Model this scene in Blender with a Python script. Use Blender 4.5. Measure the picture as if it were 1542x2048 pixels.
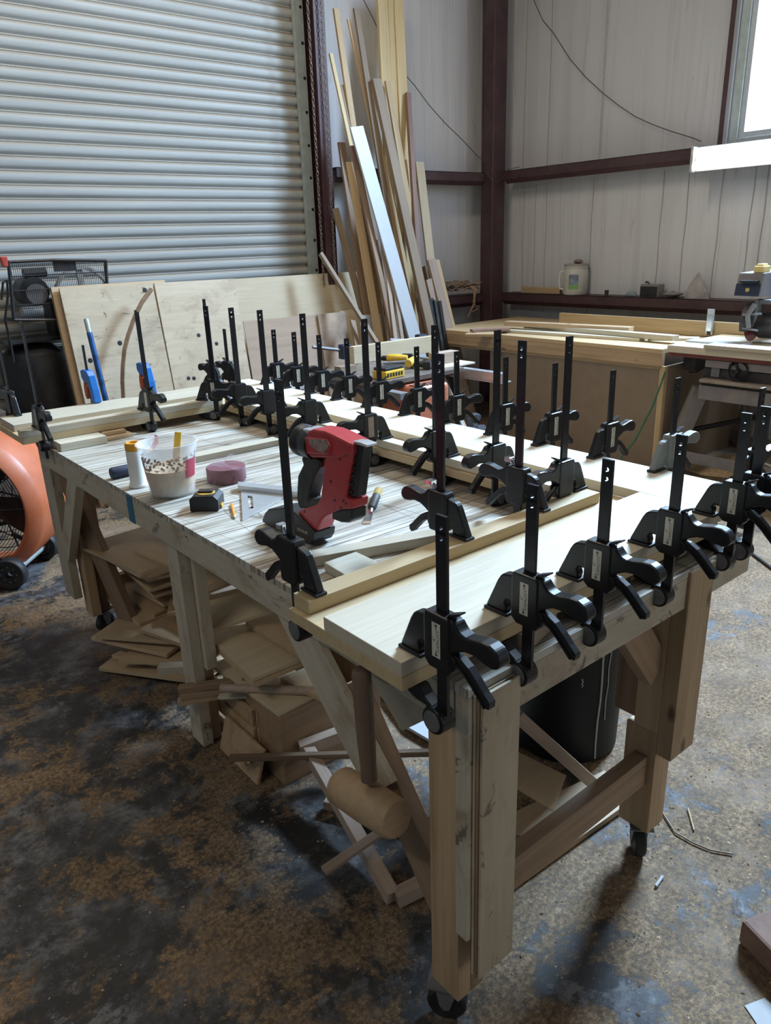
import bpy, bmesh, math, random
from mathutils import Vector, Matrix, Euler

for o in list(bpy.data.objects):
    bpy.data.objects.remove(o, do_unlink=True)
SC = bpy.context.scene
COL = SC.collection
random.seed(11)
PI = math.pi
rad = math.radians

# ---------------------------------------------------------------- camera
# World: X runs along the roller-door wall, Y along the window wall, Z up, metres.
CAM_F = 1493.35                      # focal length in pixels of the 1542 px wide frame
CAM_R = Vector((0.7772, -0.6284, -0.0333)).normalized()
CAM_D = Vector((0.5913, 0.7316, -0.3392)).normalized()
_p, _q, _y = rad(19.83), rad(-2.03), rad(38.95)
_d = Vector((0, math.cos(_p), -math.sin(_p)))
_u = Vector((0, math.sin(_p), math.cos(_p)))
_r = Vector((1, 0, 0))
_r, _u = math.cos(_q) * _r + math.sin(_q) * _u, -math.sin(_q) * _r + math.cos(_q) * _u
_rot = Matrix.Rotation(-_y, 3, 'Z')
CAM_R, CAM_U, CAM_D = _rot @ _r, _rot @ _u, _rot @ _d
EYE = Vector((0, 0, 1.60))
cam = bpy.data.cameras.new('camera')
cam.sensor_fit = 'HORIZONTAL'
cam.sensor_width = 36.0
cam.lens = 36.0 * CAM_F / 1542.0
cam.clip_start = 0.02
camo = bpy.data.objects.new('camera', cam)
COL.objects.link(camo)
camo.matrix_world = Matrix((
    (CAM_R.x, CAM_U.x, -CAM_D.x, EYE.x),
    (CAM_R.y, CAM_U.y, -CAM_D.y, EYE.y),
    (CAM_R.z, CAM_U.z, -CAM_D.z, EYE.z),
    (0, 0, 0, 1)))
SC.camera = camo


def sight(x, y):
    return CAM_D * CAM_F + CAM_R * (x - 771.0) - CAM_U * (y - 1024.0)


def on_z(x, y, z):
    v = sight(x, y)
    return EYE + v * ((z - EYE.z) / v.z)


def on_x(x, y, X):
    v = sight(x, y)
    return EYE + v * (X / v.x)


def on_y(x, y, Y):
    v = sight(x, y)
    return EYE + v * (Y / v.y)


# ---------------------------------------------------------------- world, lights, exposure
wd = bpy.data.worlds.new('world')
SC.world = wd
wd.use_nodes = True
wn = wd.node_tree.nodes
wl = wd.node_tree.links
wn.clear()
w_out = wn.new('ShaderNodeOutputWorld')
w_bg = wn.new('ShaderNodeBackground')
w_sky = wn.new('ShaderNodeTexSky')
w_sky.sky_type = 'NISHITA'
w_sky.sun_disc = False
w_sky.sun_elevation = rad(42)
w_sky.sun_rotation = rad(200)
w_bg.inputs['Strength'].default_value = 1.1
wl.new(w_sky.outputs[0], w_bg.inputs[0])
wl.new(w_bg.outputs[0], w_out.inputs[0])


def area(name, loc, target, sx, sy, watts, col, spread=180):
    l = bpy.data.lights.new(name, 'AREA')
    l.shape = 'RECTANGLE'
    l.size, l.size_y = sx, sy
    l.energy = watts
    l.color = col
    l.spread = rad(spread)
    o = bpy.data.objects.new(name, l)
    COL.objects.link(o)
    o.location = loc
    o.rotation_euler = (Vector(target) - Vector(loc)).to_track_quat('-Z', 'Y').to_euler()
    return o


# daylight through the high window in the right wall
area('window_daylight', (6.50, 2.25, 4.75), (1.0, 1.2, 0.9), 1.6, 1.5, 740, (0.52, 0.74, 1.0), 124)
# added pale fill behind and right of the camera, no opening there
area('rear_fill', (3.2, -4.6, 2.0), (2.5, 3.0, 1.0), 3.2, 2.6, 36, (0.97, 0.96, 0.93))
# added overhead fill lights without fixtures, standing in for unseen shop lights
area('overhead_fill_back', (2.0, 3.6, 4.8), (2.0, 3.6, 0.0), 2.4, 0.3, 75, (1.0, 0.88, 0.70))
area('overhead_fill_aisle', (3.6, 0.2, 4.5), (3.6, 0.2, 0.0), 2.4, 0.3, 16, (1.0, 0.93, 0.82))
area('overhead_fill_left', (-2.6, 1.2, 4.6), (0.2, 2.0, 0.3), 2.4, 0.3, 34, (1.0, 0.90, 0.76))

SC.view_settings.view_transform = 'Standard'
SC.view_settings.look = 'None'
SC.view_settings.exposure = 0.0
SC.view_settings.gamma = 1.0
SC.view_settings.use_curve_mapping = False
SC.cycles.use_denoising = True
SC.cycles.max_bounces = 8
SC.cycles.diffuse_bounces = 4
SC.cycles.sample_clamp_indirect = 6.0

# ---------------------------------------------------------------- materials


def _mat(name):
    m = bpy.data.materials.new(name)
    m.use_nodes = True
    nt = m.node_tree
    nt.nodes.clear()
    out = nt.nodes.new('ShaderNodeOutputMaterial')
    b = nt.nodes.new('ShaderNodeBsdfPrincipled')
    nt.links.new(b.outputs[0], out.inputs[0])
    return m, nt, b


def _coord(nt, scale, rnd=True, kind='Object'):
    tc = nt.nodes.new('ShaderNodeTexCoord')
    src = tc.outputs[kind]
    if rnd:
        oi = nt.nodes.new('ShaderNodeObjectInfo')
        mu = nt.nodes.new('ShaderNodeMath')
        mu.operation = 'MULTIPLY'
        mu.inputs[1].default_value = 37.0
        nt.links.new(oi.outputs['Random'], mu.inputs[0])
        ad = nt.nodes.new('ShaderNodeVectorMath')
        ad.operation = 'ADD'
        nt.links.new(src, ad.inputs[0])
        nt.links.new(mu.outputs[0], ad.inputs[1])
        src = ad.outputs[0]
    mp = nt.nodes.new('ShaderNodeMapping')
    mp.inputs['Scale'].default_value = scale
    nt.links.new(src, mp.inputs[0])
    return mp.outputs[0]


def _noise(nt, vec, scale, detail=4, rough=0.55, dist=0.0):
    n = nt.nodes.new('ShaderNodeTexNoise')
    n.inputs['Scale'].default_value = scale
    n.inputs['Detail'].default_value = detail
    n.inputs['Roughness'].default_value = rough
    n.inputs['Distortion'].default_value = dist
    nt.links.new(vec, n.inputs['Vector'])
    return n.outputs[0]


def _ramp(nt, fac, stops):
    r = nt.nodes.new('ShaderNodeValToRGB')
    e = r.color_ramp.elements
    while len(e) < len(stops):
        e.new(0.5)
    for k, (p, c) in enumerate(stops):
        e[k].position = p
        e[k].color = (c[0], c[1], c[2], 1) if not isinstance(c, (int, float)) else (c, c, c, 1)
    nt.links.new(fac, r.inputs[0])
    return r.outputs[0]


def _mix(nt, fac, a, b, mode='MIX'):
    m = nt.nodes.new('ShaderNodeMix')
    m.data_type = 'RGBA'
    m.blend_type = mode
    for sock, v in ((0, fac), (6, a), (7, b)):
        if isinstance(v, (int, float)):
            m.inputs[sock].default_value = v
        elif isinstance(v, tuple):
            m.inputs[sock].default_value = (v[0], v[1], v[2], 1)
        else:
            nt.links.new(v, m.inputs[sock])
    return m.outputs[2]


def _bump(nt, b, h, strength=0.2, dist=0.002):
    n = nt.nodes.new('ShaderNodeBump')
    n.inputs['Strength'].default_value = strength
    n.inputs['Distance'].default_value = dist
    nt.links.new(h, n.inputs['Height'])
    nt.links.new(n.outputs[0], b.inputs['Normal'])


def wood(name, light, dark, grain=(2.0, 26.0, 26.0), rough=0.62, knots=0.0, dirt=None, dirt_amt=0.45, specks=False):
    """Timber with the grain along the object's own X axis."""
    m, nt, b = _mat(name)
    v = _coord(nt, grain)
    n1 = _noise(nt, v, 1.0, 5, 0.6, 0.6)
    c = _ramp(nt, n1, [(0.30, dark), (0.62, light)])
    v2 = _coord(nt, (grain[0] * 2, grain[1] * 5, grain[2] * 5))
    n2 = _noise(nt, v2, 1.0, 3, 0.6)
    c = _mix(nt, 0.22, c, _ramp(nt, n2, [(0.35, (dark[0] * .7, dark[1] * .7, dark[2] * .7)), (0.6, light)]))
    oi = nt.nodes.new('ShaderNodeObjectInfo')
    hv = _ramp(nt, oi.outputs['Random'], [(0.0, 0.82), (1.0, 1.10)])
    c = _mix(nt, 1.0, c, hv, 'MULTIPLY')
    if knots:
        v3 = _coord(nt, (5, 11, 11))
        vo = nt.nodes.new('ShaderNodeTexVoronoi')
        nt.links.new(v3, vo.inputs['Vector'])
        vo.inputs['Scale'].default_value = 1.0
        k = _ramp(nt, vo.outputs[0], [(0.05, 1.0), (0.16, 0.0)])
        c = _mix(nt, k, c, (dark[0] * .35, dark[1] * .3, dark[2] * .28))
    if dirt:
        v4 = _coord(nt, (5, 7, 7))
        d = _ramp(nt, _noise(nt, v4, 1.0, 6, 0.7, 0.4), [(0.52, 0.0), (0.72, 1.0)])
        mu = nt.nodes.new('ShaderNodeMath')
        mu.operation = 'MULTIPLY'
        mu.inputs[1].default_value = dirt_amt
        nt.links.new(d, mu.inputs[0])
        c = _mix(nt, mu.outputs[0], c, dirt)
    if specks:
        v5 = _coord(nt, (9, 14, 14))
        k5 = _ramp(nt, _noise(nt, v5, 1.0, 8, 0.72, 0.8), [(0.605, 0.0), (0.650, 0.85)])
        c = _mix(nt, k5, c, (0.13, 0.095, 0.07))
    nt.links.new(c, b.inputs['Base Color'])
    b.inputs['Roughness'].default_value = rough
    _bump(nt, b, n2, 0.12, 0.001)
    return m


def plain(name, col, rough=0.5, metal=0.0, var=0.12, scale=18.0, bump=0.0, spec=0.5, dust=None, dust_amt=0.35):
    m, nt, b = _mat(name)
    v = _coord(nt, (1, 1, 1))
    n = _noise(nt, v, scale, 5, 0.6)
    lo = tuple(x * (1 - var) for x in col)
    hi = tuple(min(1, x * (1 + var)) for x in col)
    c = _ramp(nt, n, [(0.3, lo), (0.7, hi)])
    if dust:
        d = _ramp(nt, _noise(nt, v, scale * 0.4, 5, 0.7), [(0.45, 0.0), (0.75, dust_amt)])
        c = _mix(nt, d, c, dust)
    nt.links.new(c, b.inputs['Base Color'])
    b.inputs['Roughness'].default_value = rough
    b.inputs['Metallic'].default_value = metal
    b.inputs['Specular IOR Level'].default_value = spec
    if bump:
        _bump(nt, b, n, bump, 0.002)
    return m


def glow(name, col, strength):
    m = bpy.data.materials.new(name)
    m.use_nodes = True
    nt = m.node_tree
    nt.nodes.clear()
    out = nt.nodes.new('ShaderNodeOutputMaterial')
    e = nt.nodes.new('ShaderNodeEmission')
    e.inputs[0].default_value = (*col, 1)
    e.inputs[1].default_value = strength
    nt.links.new(e.outputs[0], out.inputs[0])
    return m


M = {}
M['poplar'] = wood('poplar', (0.62, 0.555, 0.435), (0.54, 0.47, 0.345), (1.2, 20, 20), 0.55)
M['poplar_green'] = wood('poplar_green', (0.66, 0.51, 0.30), (0.56, 0.41, 0.22), (1.0, 16, 16), 0.55)
M['pine'] = wood('pine', (0.60, 0.43, 0.26), (0.42, 0.27, 0.15), (1.6, 18, 18), 0.6, knots=1.0)
M['fir_dark'] = wood('fir_dark', (0.40, 0.27, 0.17), (0.24, 0.15, 0.09), (1.4, 18, 18), 0.6, knots=1.0)
M['brown'] = wood('brown_board', (0.27, 0.18, 0.115), (0.15, 0.095, 0.06), (1.2, 22, 22), 0.6)
M['greybrown'] = wood('grey_brown_board', (0.31, 0.23, 0.155), (0.21, 0.15, 0.10), (1.2, 22, 22), 0.65)
M['tan'] = wood('tan_board', (0.60, 0.44, 0.25), (0.45, 0.31, 0.16), (1.2, 22, 22), 0.6)
M['yellow'] = wood('yellow_board', (0.68, 0.54, 0.30), (0.58, 0.44, 0.22), (0.9, 14, 14), 0.6)
M['reddish'] = wood('reddish_board', (0.30, 0.18, 0.14), (0.19, 0.11, 0.085), (1.2, 22, 22), 0.6)
M['pinkish'] = wood('pinkish_board', (0.46, 0.35, 0.275), (0.36, 0.265, 0.20), (1.2, 22, 22), 0.6)
M['ply'] = wood('birch_plywood', (0.60, 0.44, 0.275), (0.50, 0.355, 0.21), (1.4, 9, 9), 0.6, dirt=(0.34, 0.25, 0.17), dirt_amt=0.25)
M['ply_pale'] = wood('pale_plywood', (0.64, 0.53, 0.36), (0.56, 0.45, 0.29), (2.6, 26, 26), 0.6)
M['ply_used'] = wood('used_plywood', (0.60, 0.50, 0.36), (0.51, 0.41, 0.28), (2.2, 10, 10), 0.62, dirt=(0.28, 0.20, 0.13), dirt_amt=0.65, specks=True)
M['ply_edge'] = wood('plywood_edge', (0.42, 0.28, 0.17), (0.24, 0.15, 0.09), (2, 6, 300), 0.7)
M['oldwhite'] = wood('painted_old_timber', (0.60, 0.53, 0.41), (0.50, 0.43, 0.32), (2.0, 12, 12), 0.6, dirt=(0.24, 0.14, 0.07), dirt_amt=0.7, specks=True)
M['hardboard'] = wood('hardboard', (0.285, 0.215, 0.15), (0.25, 0.185, 0.125), (2, 2.4, 2.4), 0.55)
M['carton'] = wood('cardboard', (0.46, 0.34, 0.25), (0.40, 0.29, 0.21), (1.0, 10, 2), 0.75)
M['mallet'] = wood('mallet_wood', (0.50, 0.345, 0.205), (0.40, 0.265, 0.15), (3, 14, 14), 0.55, dirt=(0.2, 0.14, 0.09), dirt_amt=0.4)
M['white_board'] = plain('white_melamine', (0.44, 0.46, 0.48), 0.4, var=0.03)
M['black_plastic'] = plain('black_plastic', (0.0075, 0.0075, 0.009), 0.38, var=0.25, scale=40, dust=(0.08, 0.075, 0.07), dust_amt=0.12, spec=0.38)
M['grey_plastic'] = plain('dark_grey_plastic', (0.05, 0.052, 0.058), 0.5, var=0.2, scale=60)
M['pad'] = plain('rubber_pad', (0.010, 0.010, 0.011), 0.6, var=0.2)
M['disc'] = plain('grey_pad_face', (0.13, 0.128, 0.13), 0.45, var=0.25, scale=60)
M['bar_steel'] = plain('blued_steel_bar', (0.016, 0.016, 0.02), 0.30, 0.35, 0.3, 60)
M['sticker'] = plain('cream_sticker', (0.62, 0.59, 0.50), 0.5, var=0.06)
M['ink'] = plain('printed_ink', (0.04, 0.05, 0.03), 0.6, var=0.1)
M['blue_plastic'] = plain('blue_plastic', (0.02, 0.16, 0.50), 0.35, var=0.1)
M['orange_plastic'] = plain('orange_red_plastic', (0.50, 0.10, 0.03), 0.4, var=0.12)
M['steel_red'] = plain('oxide_primer_steel', (0.062, 0.028, 0.034), 0.5, 0.0, 0.25, 9, dust=(0.16, 0.12, 0.10), dust_amt=0.3)
M['galv'] = plain('galvanised_steel', (0.46, 0.52, 0.50), 0.45, 0.35, 0.15, 14)
M['alu'] = plain('aluminium', (0.62, 0.64, 0.66), 0.35, 0.7, 0.06, 30)
M['chrome'] = plain('bright_steel', (0.75, 0.77, 0.8), 0.16, 1.0, 0.03, 30)
M['iron'] = plain('dark_iron', (0.045, 0.043, 0.048), 0.5, 0.3, 0.3, 22, dust=(0.16, 0.13, 0.11), dust_amt=0.5)
M['cast'] = plain('grey_cast_iron', (0.20, 0.20, 0.215), 0.5, 0.3, 0.2, 16, dust=(0.30, 0.25, 0.20), dust_amt=0.6)
M['saw_grey'] = plain('dusty_grey_paint', (0.20, 0.185, 0.19), 0.55, 0.0, 0.2, 10, dust=(0.30, 0.24, 0.19), dust_amt=0.6)
M['black'] = plain('black_paint', (0.012, 0.012, 0.014), 0.45, 0, 0.3, 20, dust=(0.08, 0.075, 0.07), dust_amt=0.25)
M['bin'] = plain('black_bin_plastic', (0.005, 0.0055, 0.008), 0.5, 0, 0.3, 14, 0.0, 0.3, dust=(0.03, 0.03, 0.03), dust_amt=0.2)
M['fan_orange'] = plain('orange_paint', (0.56, 0.135, 0.045), 0.42, 0.0, 0.14, 7, dust=(0.52, 0.33, 0.26), dust_amt=0.3)
M['saw_orange'] = plain('orange_cabinet_paint', (0.58, 0.17, 0.085), 0.4, 0.0, 0.12, 7, dust=(0.45, 0.33, 0.26), dust_amt=0.45)
M['red_tool'] = plain('red_tool_plastic', (0.44, 0.035, 0.042), 0.35, var=0.12, scale=30, dust=(0.40, 0.16, 0.13), dust_amt=0.2)
M['rubber_grip'] = plain('rubber_grip', (0.022, 0.021, 0.020), 0.6, var=0.25, scale=60, dust=(0.12, 0.105, 0.085), dust_amt=0.35)
M['yellow_tool'] = plain('yellow_tool_plastic', (0.72, 0.44, 0.03), 0.4, var=0.1, dust=(0.5, 0.4, 0.25), dust_amt=0.4)
M['white_plastic'] = plain('white_plastic', (0.78, 0.78, 0.75), 0.4, var=0.05, dust=(0.62, 0.55, 0.45), dust_amt=0.3)
M['navy'] = plain('navy_rubber', (0.016, 0.024, 0.055), 0.55, var=0.25, scale=30)
M['orange_cap'] = plain('orange_cap', (0.75, 0.36, 0.03), 0.4, var=0.08)
M['pink_disc'] = plain('pink_abrasive', (0.17, 0.05, 0.062), 0.8, var=0.25, scale=160)
M['teal_tape'] = plain('blue_masking_tape', (0.03, 0.15, 0.24), 0.6, var=0.12)
M['rubber_tyre'] = plain('black_tyre', (0.016, 0.016, 0.018), 0.55, var=0.3, dust=(0.12, 0.1, 0.09), dust_amt=0.3)
M['pencil'] = plain('orange_pencil', (0.75, 0.30, 0.03), 0.4, var=0.05)
M['rag'] = plain('dusty_cloth', (0.26, 0.19, 0.14), 0.85, var=0.3, scale=12, bump=0.4)
M['bag'] = plain('dusty_plastic_bag', (0.36, 0.33, 0.31), 0.4, var=0.15)
M['chain'] = plain('dark_chain', (0.26, 0.22, 0.20), 0.4, 0.5, 0.2, 40)
M['wire'] = plain('grey_wire', (0.075, 0.07, 0.07), 0.5, 0, 0.2, 40)
M['green_cord'] = plain('green_cord', (0.02, 0.16, 0.07), 0.5, 0, 0.1, 40)
M['brick'] = plain('dusty_reddish_block', (0.17, 0.095, 0.07), 0.8, 0, 0.3, 9, 0.5, dust=(0.27, 0.20, 0.145), dust_amt=0.8)
M['paper'] = plain('white_paper', (0.42, 0.42, 0.42), 0.7, 0, 0.08, 10)
M['glass_clear'] = None
M['tube'] = glow('fluorescent_tube', (1.0, 0.98, 0.95), 7.0)
M['fixture_white'] = plain('white_enamel', (0.36, 0.37, 0.38), 0.35, 0, 0.03)


def make_clear(name, col, rough, alpha):
    m, nt, b = _mat(name)
    b.inputs['Base Color'].default_value = (*col, 1)
    b.inputs['Roughness'].default_value = rough
    b.inputs['Transmission Weight'].default_value = 0.0
    b.inputs['Alpha'].default_value = alpha
    return m


M['bucket'] = make_clear('translucent_bucket_plastic', (0.86, 0.88, 0.90), 0.3, 0.33)
M['film'] = make_clear('clear_plastic_film', (0.8, 0.78, 0.82), 0.06, 0.08)
M['pane'] = make_clear('window_pane', (0.9, 0.95, 1.0), 0.05, 0.06)


def mat_floor():
    m, nt, b = _mat('dusty_concrete')
    tc = nt.nodes.new('ShaderNodeTexCoord')
    P = tc.outputs['Object']

    def mp(s):
        k = nt.nodes.new('ShaderNodeMapping')
        k.inputs['Scale'].default_value = s
        nt.links.new(P, k.inputs[0])
        return k.outputs[0]
    one = mp((1, 1, 1))
    base_n = _noise(nt, one, 4.2, 15, 0.80, 0.2)
    base = _ramp(nt, base_n, [(0.43, (0.020, 0.020, 0.020)), (0.50, (0.055, 0.056, 0.060)), (0.585, (0.165, 0.168, 0.178))])
    blot = _ramp(nt, _noise(nt, one, 2.0, 15, 0.80, 0.2), [(0.505, 0.0), (0.53, 0.9)])
    base = _mix(nt, blot, base, (0.016, 0.0155, 0.0145))
    speck = _ramp(nt, _noise(nt, one, 46, 4, 0.7), [(0.635, 0.0), (0.68, 0.9)])
    base = _mix(nt, speck, base, (0.19, 0.185, 0.18))
    # drifts of sawdust: thick on the aisle side (large X), patchy on the left
    sep = nt.nodes.new('ShaderNodeSeparateXYZ')
    nt.links.new(P, sep.inputs[0])
    gx = nt.nodes.new('ShaderNodeMapRange')
    gx.inputs['From Min'].default_value = 0.3
    gx.inputs['From Max'].default_value = 2.0
    gx.inputs['To Min'].default_value = 0.008
    gx.inputs['To Max'].default_value = 0.10
    nt.links.new(sep.outputs[0], gx.inputs[0])
    big = _noise(nt, one, 2.5, 15, 0.80, 0.2)
    ad = nt.nodes.new('ShaderNodeMath')
    ad.operation = 'ADD'
    nt.links.new(big, ad.inputs[0])
    nt.links.new(gx.outputs[0], ad.inputs[1])
    dmask = _ramp(nt, ad.outputs[0], [(0.51, 0.0), (0.55, 0.95)])
    grains = _noise(nt, one, 75, 8, 0.85)
    dust = _ramp(nt, grains, [(0.36, (0.13, 0.082, 0.046)), (0.50, (0.25, 0.165, 0.092)), (0.64, (0.46, 0.325, 0.195))])
    lump = _noise(nt, one, 9.0, 8, 0.7, 0.4)
    dust = _mix(nt, 1.0, dust, _ramp(nt, lump, [(0.36, (0.62, 0.60, 0.58)), (0.62, (1.12, 1.12, 1.12))]), 'MULTIPLY')
    gm = _ramp(nt, grains, [(0.40, 0.35), (0.52, 1.0)])
    mm = _mix(nt, 1.0, dmask, gm, 'MULTIPLY')
    c = _mix(nt, mm, base, dust)
    nt.links.new(c, b.inputs['Base Color'])
    rr = _ramp(nt, mm, [(0.0, 0.34), (0.5, 0.85)])
    nt.links.new(rr, b.inputs['Roughness'])
    h = _mix(nt, mm, base_n, _mix(nt, 0.45, grains, lump))
    _bump(nt, b, h, 0.6, 0.010)
    return m


def mat_insulation(name, axis):
    """White vinyl-faced blanket insulation: vertical seams, creases and dusty streaks."""
    m, nt, b = _mat(name)
    tc = nt.nodes.new('ShaderNodeTexCoord')
    mp = nt.nodes.new('ShaderNodeMapping')
    mp.inputs['Scale'].default_value = (9, 0.35, 0.35) if axis == 'X' else (0.35, 9, 0.35)
    nt.links.new(tc.outputs['Object'], mp.inputs[0])
    n = _noise(nt, mp.outputs[0], 1.0, 5, 0.62, 0.25)
    c = _ramp(nt, n, [(0.28, (0.54, 0.525, 0.53)), (0.50, (0.63, 0.625, 0.64)), (0.75, (0.66, 0.655, 0.67))])
    mp2 = nt.nodes.new('ShaderNodeMapping')
    mp2.inputs['Scale'].default_value = (7, 0.22, 0.22) if axis == 'X' else (0.22, 7, 0.22)
    nt.links.new(tc.outputs['Object'], mp2.inputs[0])
    n2 = _noise(nt, mp2.outputs[0], 1.0, 2, 0.5, 0.1)
    line = _ramp(nt, n2, [(0.503, 0.0), (0.506, 0.6), (0.509, 0.0)])
    c = _mix(nt, line, c, (0.22, 0.17, 0.14))
    blot = _ramp(nt, _noise(nt, tc.outputs['Object'], 1.1, 4, 0.6), [(0.5, 0.0), (0.75, 0.35)])
    c = _mix(nt, blot, c, (0.55, 0.52, 0.51))
    nt.links.new(c, b.inputs['Base Color'])
    b.inputs['Roughness'].default_value = 0.5
    _bump(nt, b, n, 0.5, 0.012)
    return m


def mat_door():
    m, nt, b = _mat('galvanised_door_slats')
    tc = nt.nodes.new('ShaderNodeTexCoord')
    mp = nt.nodes.new('ShaderNodeMapping')
    mp.inputs['Scale'].default_value = (1.2, 1, 22)
    nt.links.new(tc.outputs['Object'], mp.inputs[0])
    n = _noise(nt, mp.outputs[0], 1.0, 5, 0.65)
    c = _ramp(nt, n, [(0.3, (0.34, 0.355, 0.35)), (0.7, (0.44, 0.46, 0.455))])
    # settled dust on the upward facing shoulder of every slat
    ge = nt.nodes.new('ShaderNodeNewGeometry')
    se = nt.nodes.new('ShaderNodeSeparateXYZ')
    nt.links.new(ge.outputs['Normal'], se.inputs[0])
    k = _ramp(nt, se.outputs[2], [(0.10, 0.0), (0.40, 0.75)])
    c = _mix(nt, k, c, (0.33, 0.275, 0.21))
    st = _ramp(nt, _noise(nt, tc.outputs['Object'], 2.2, 6, 0.7), [(0.60, 0.0), (0.78, 0.4)])
    c = _mix(nt, st, c, (0.33, 0.30, 0.27))
    nt.links.new(c, b.inputs['Base Color'])
    b.inputs['Roughness'].default_value = 0.5
    b.inputs['Metallic'].default_value = 0.0
    return m


def mat_tabletop():
    """Sheet goods top scored by hundreds of saw cuts running along X."""
    m, nt, b = _mat('scored_bench_top')
    tc = nt.nodes.new('ShaderNodeTexCoord')

    def mp(s, r=0.0):
        k = nt.nodes.new('ShaderNodeMapping')
        k.inputs['Scale'].default_value = s
        k.inputs['Rotation'].default_value = (0, 0, r)
        nt.links.new(tc.outputs['Object'], k.inputs[0])
        return k.outputs[0]
    n0 = _noise(nt, mp((1.6, 7, 1)), 1.0, 5, 0.6)
    base = _ramp(nt, n0, [(0.3, (0.37, 0.325, 0.25)), (0.62, (0.64, 0.61, 0.54))])
    cuts = _noise(nt, mp((1.1, 85, 1), 0.05), 1.0, 5, 0.78, 0.15)
    k = _ramp(nt, cuts, [(0.40, 0.95), (0.475, 0.35), (0.53, 0.0)])
    c = _mix(nt, k, base, (0.135, 0.095, 0.06))
    cuts2 = _noise(nt, mp((0.5, 30, 1), -0.06), 1.0, 2, 0.6)
    k2 = _ramp(nt, cuts2, [(0.492, 0.0), (0.5, 0.9), (0.508, 0.0)])
    c = _mix(nt, k2, c, (0.075, 0.05, 0.035))
    cuts3 = _noise(nt, mp((5.5, 0.4, 1), 0.1), 1.0, 1, 0.5)
    k3 = _ramp(nt, cuts3, [(0.496, 0.0), (0.5, 0.7), (0.504, 0.0)])
    c = _mix(nt, k3, c, (0.09, 0.065, 0.045))
    nt.links.new(c, b.inputs['Base Color'])
    b.inputs['Roughness'].default_value = 0.6
    _bump(nt, b, cuts, 0.5, 0.004)
    return m


M['floor'] = mat_floor()
M['insul_x'] = mat_insulation('insulation_door_wall', 'X')
M['insul_y'] = mat_insulation('insulation_window_wall', 'Y')
M['door'] = mat_door()
M['top'] = mat_tabletop()

# ---------------------------------------------------------------- mesh helpers


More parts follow.
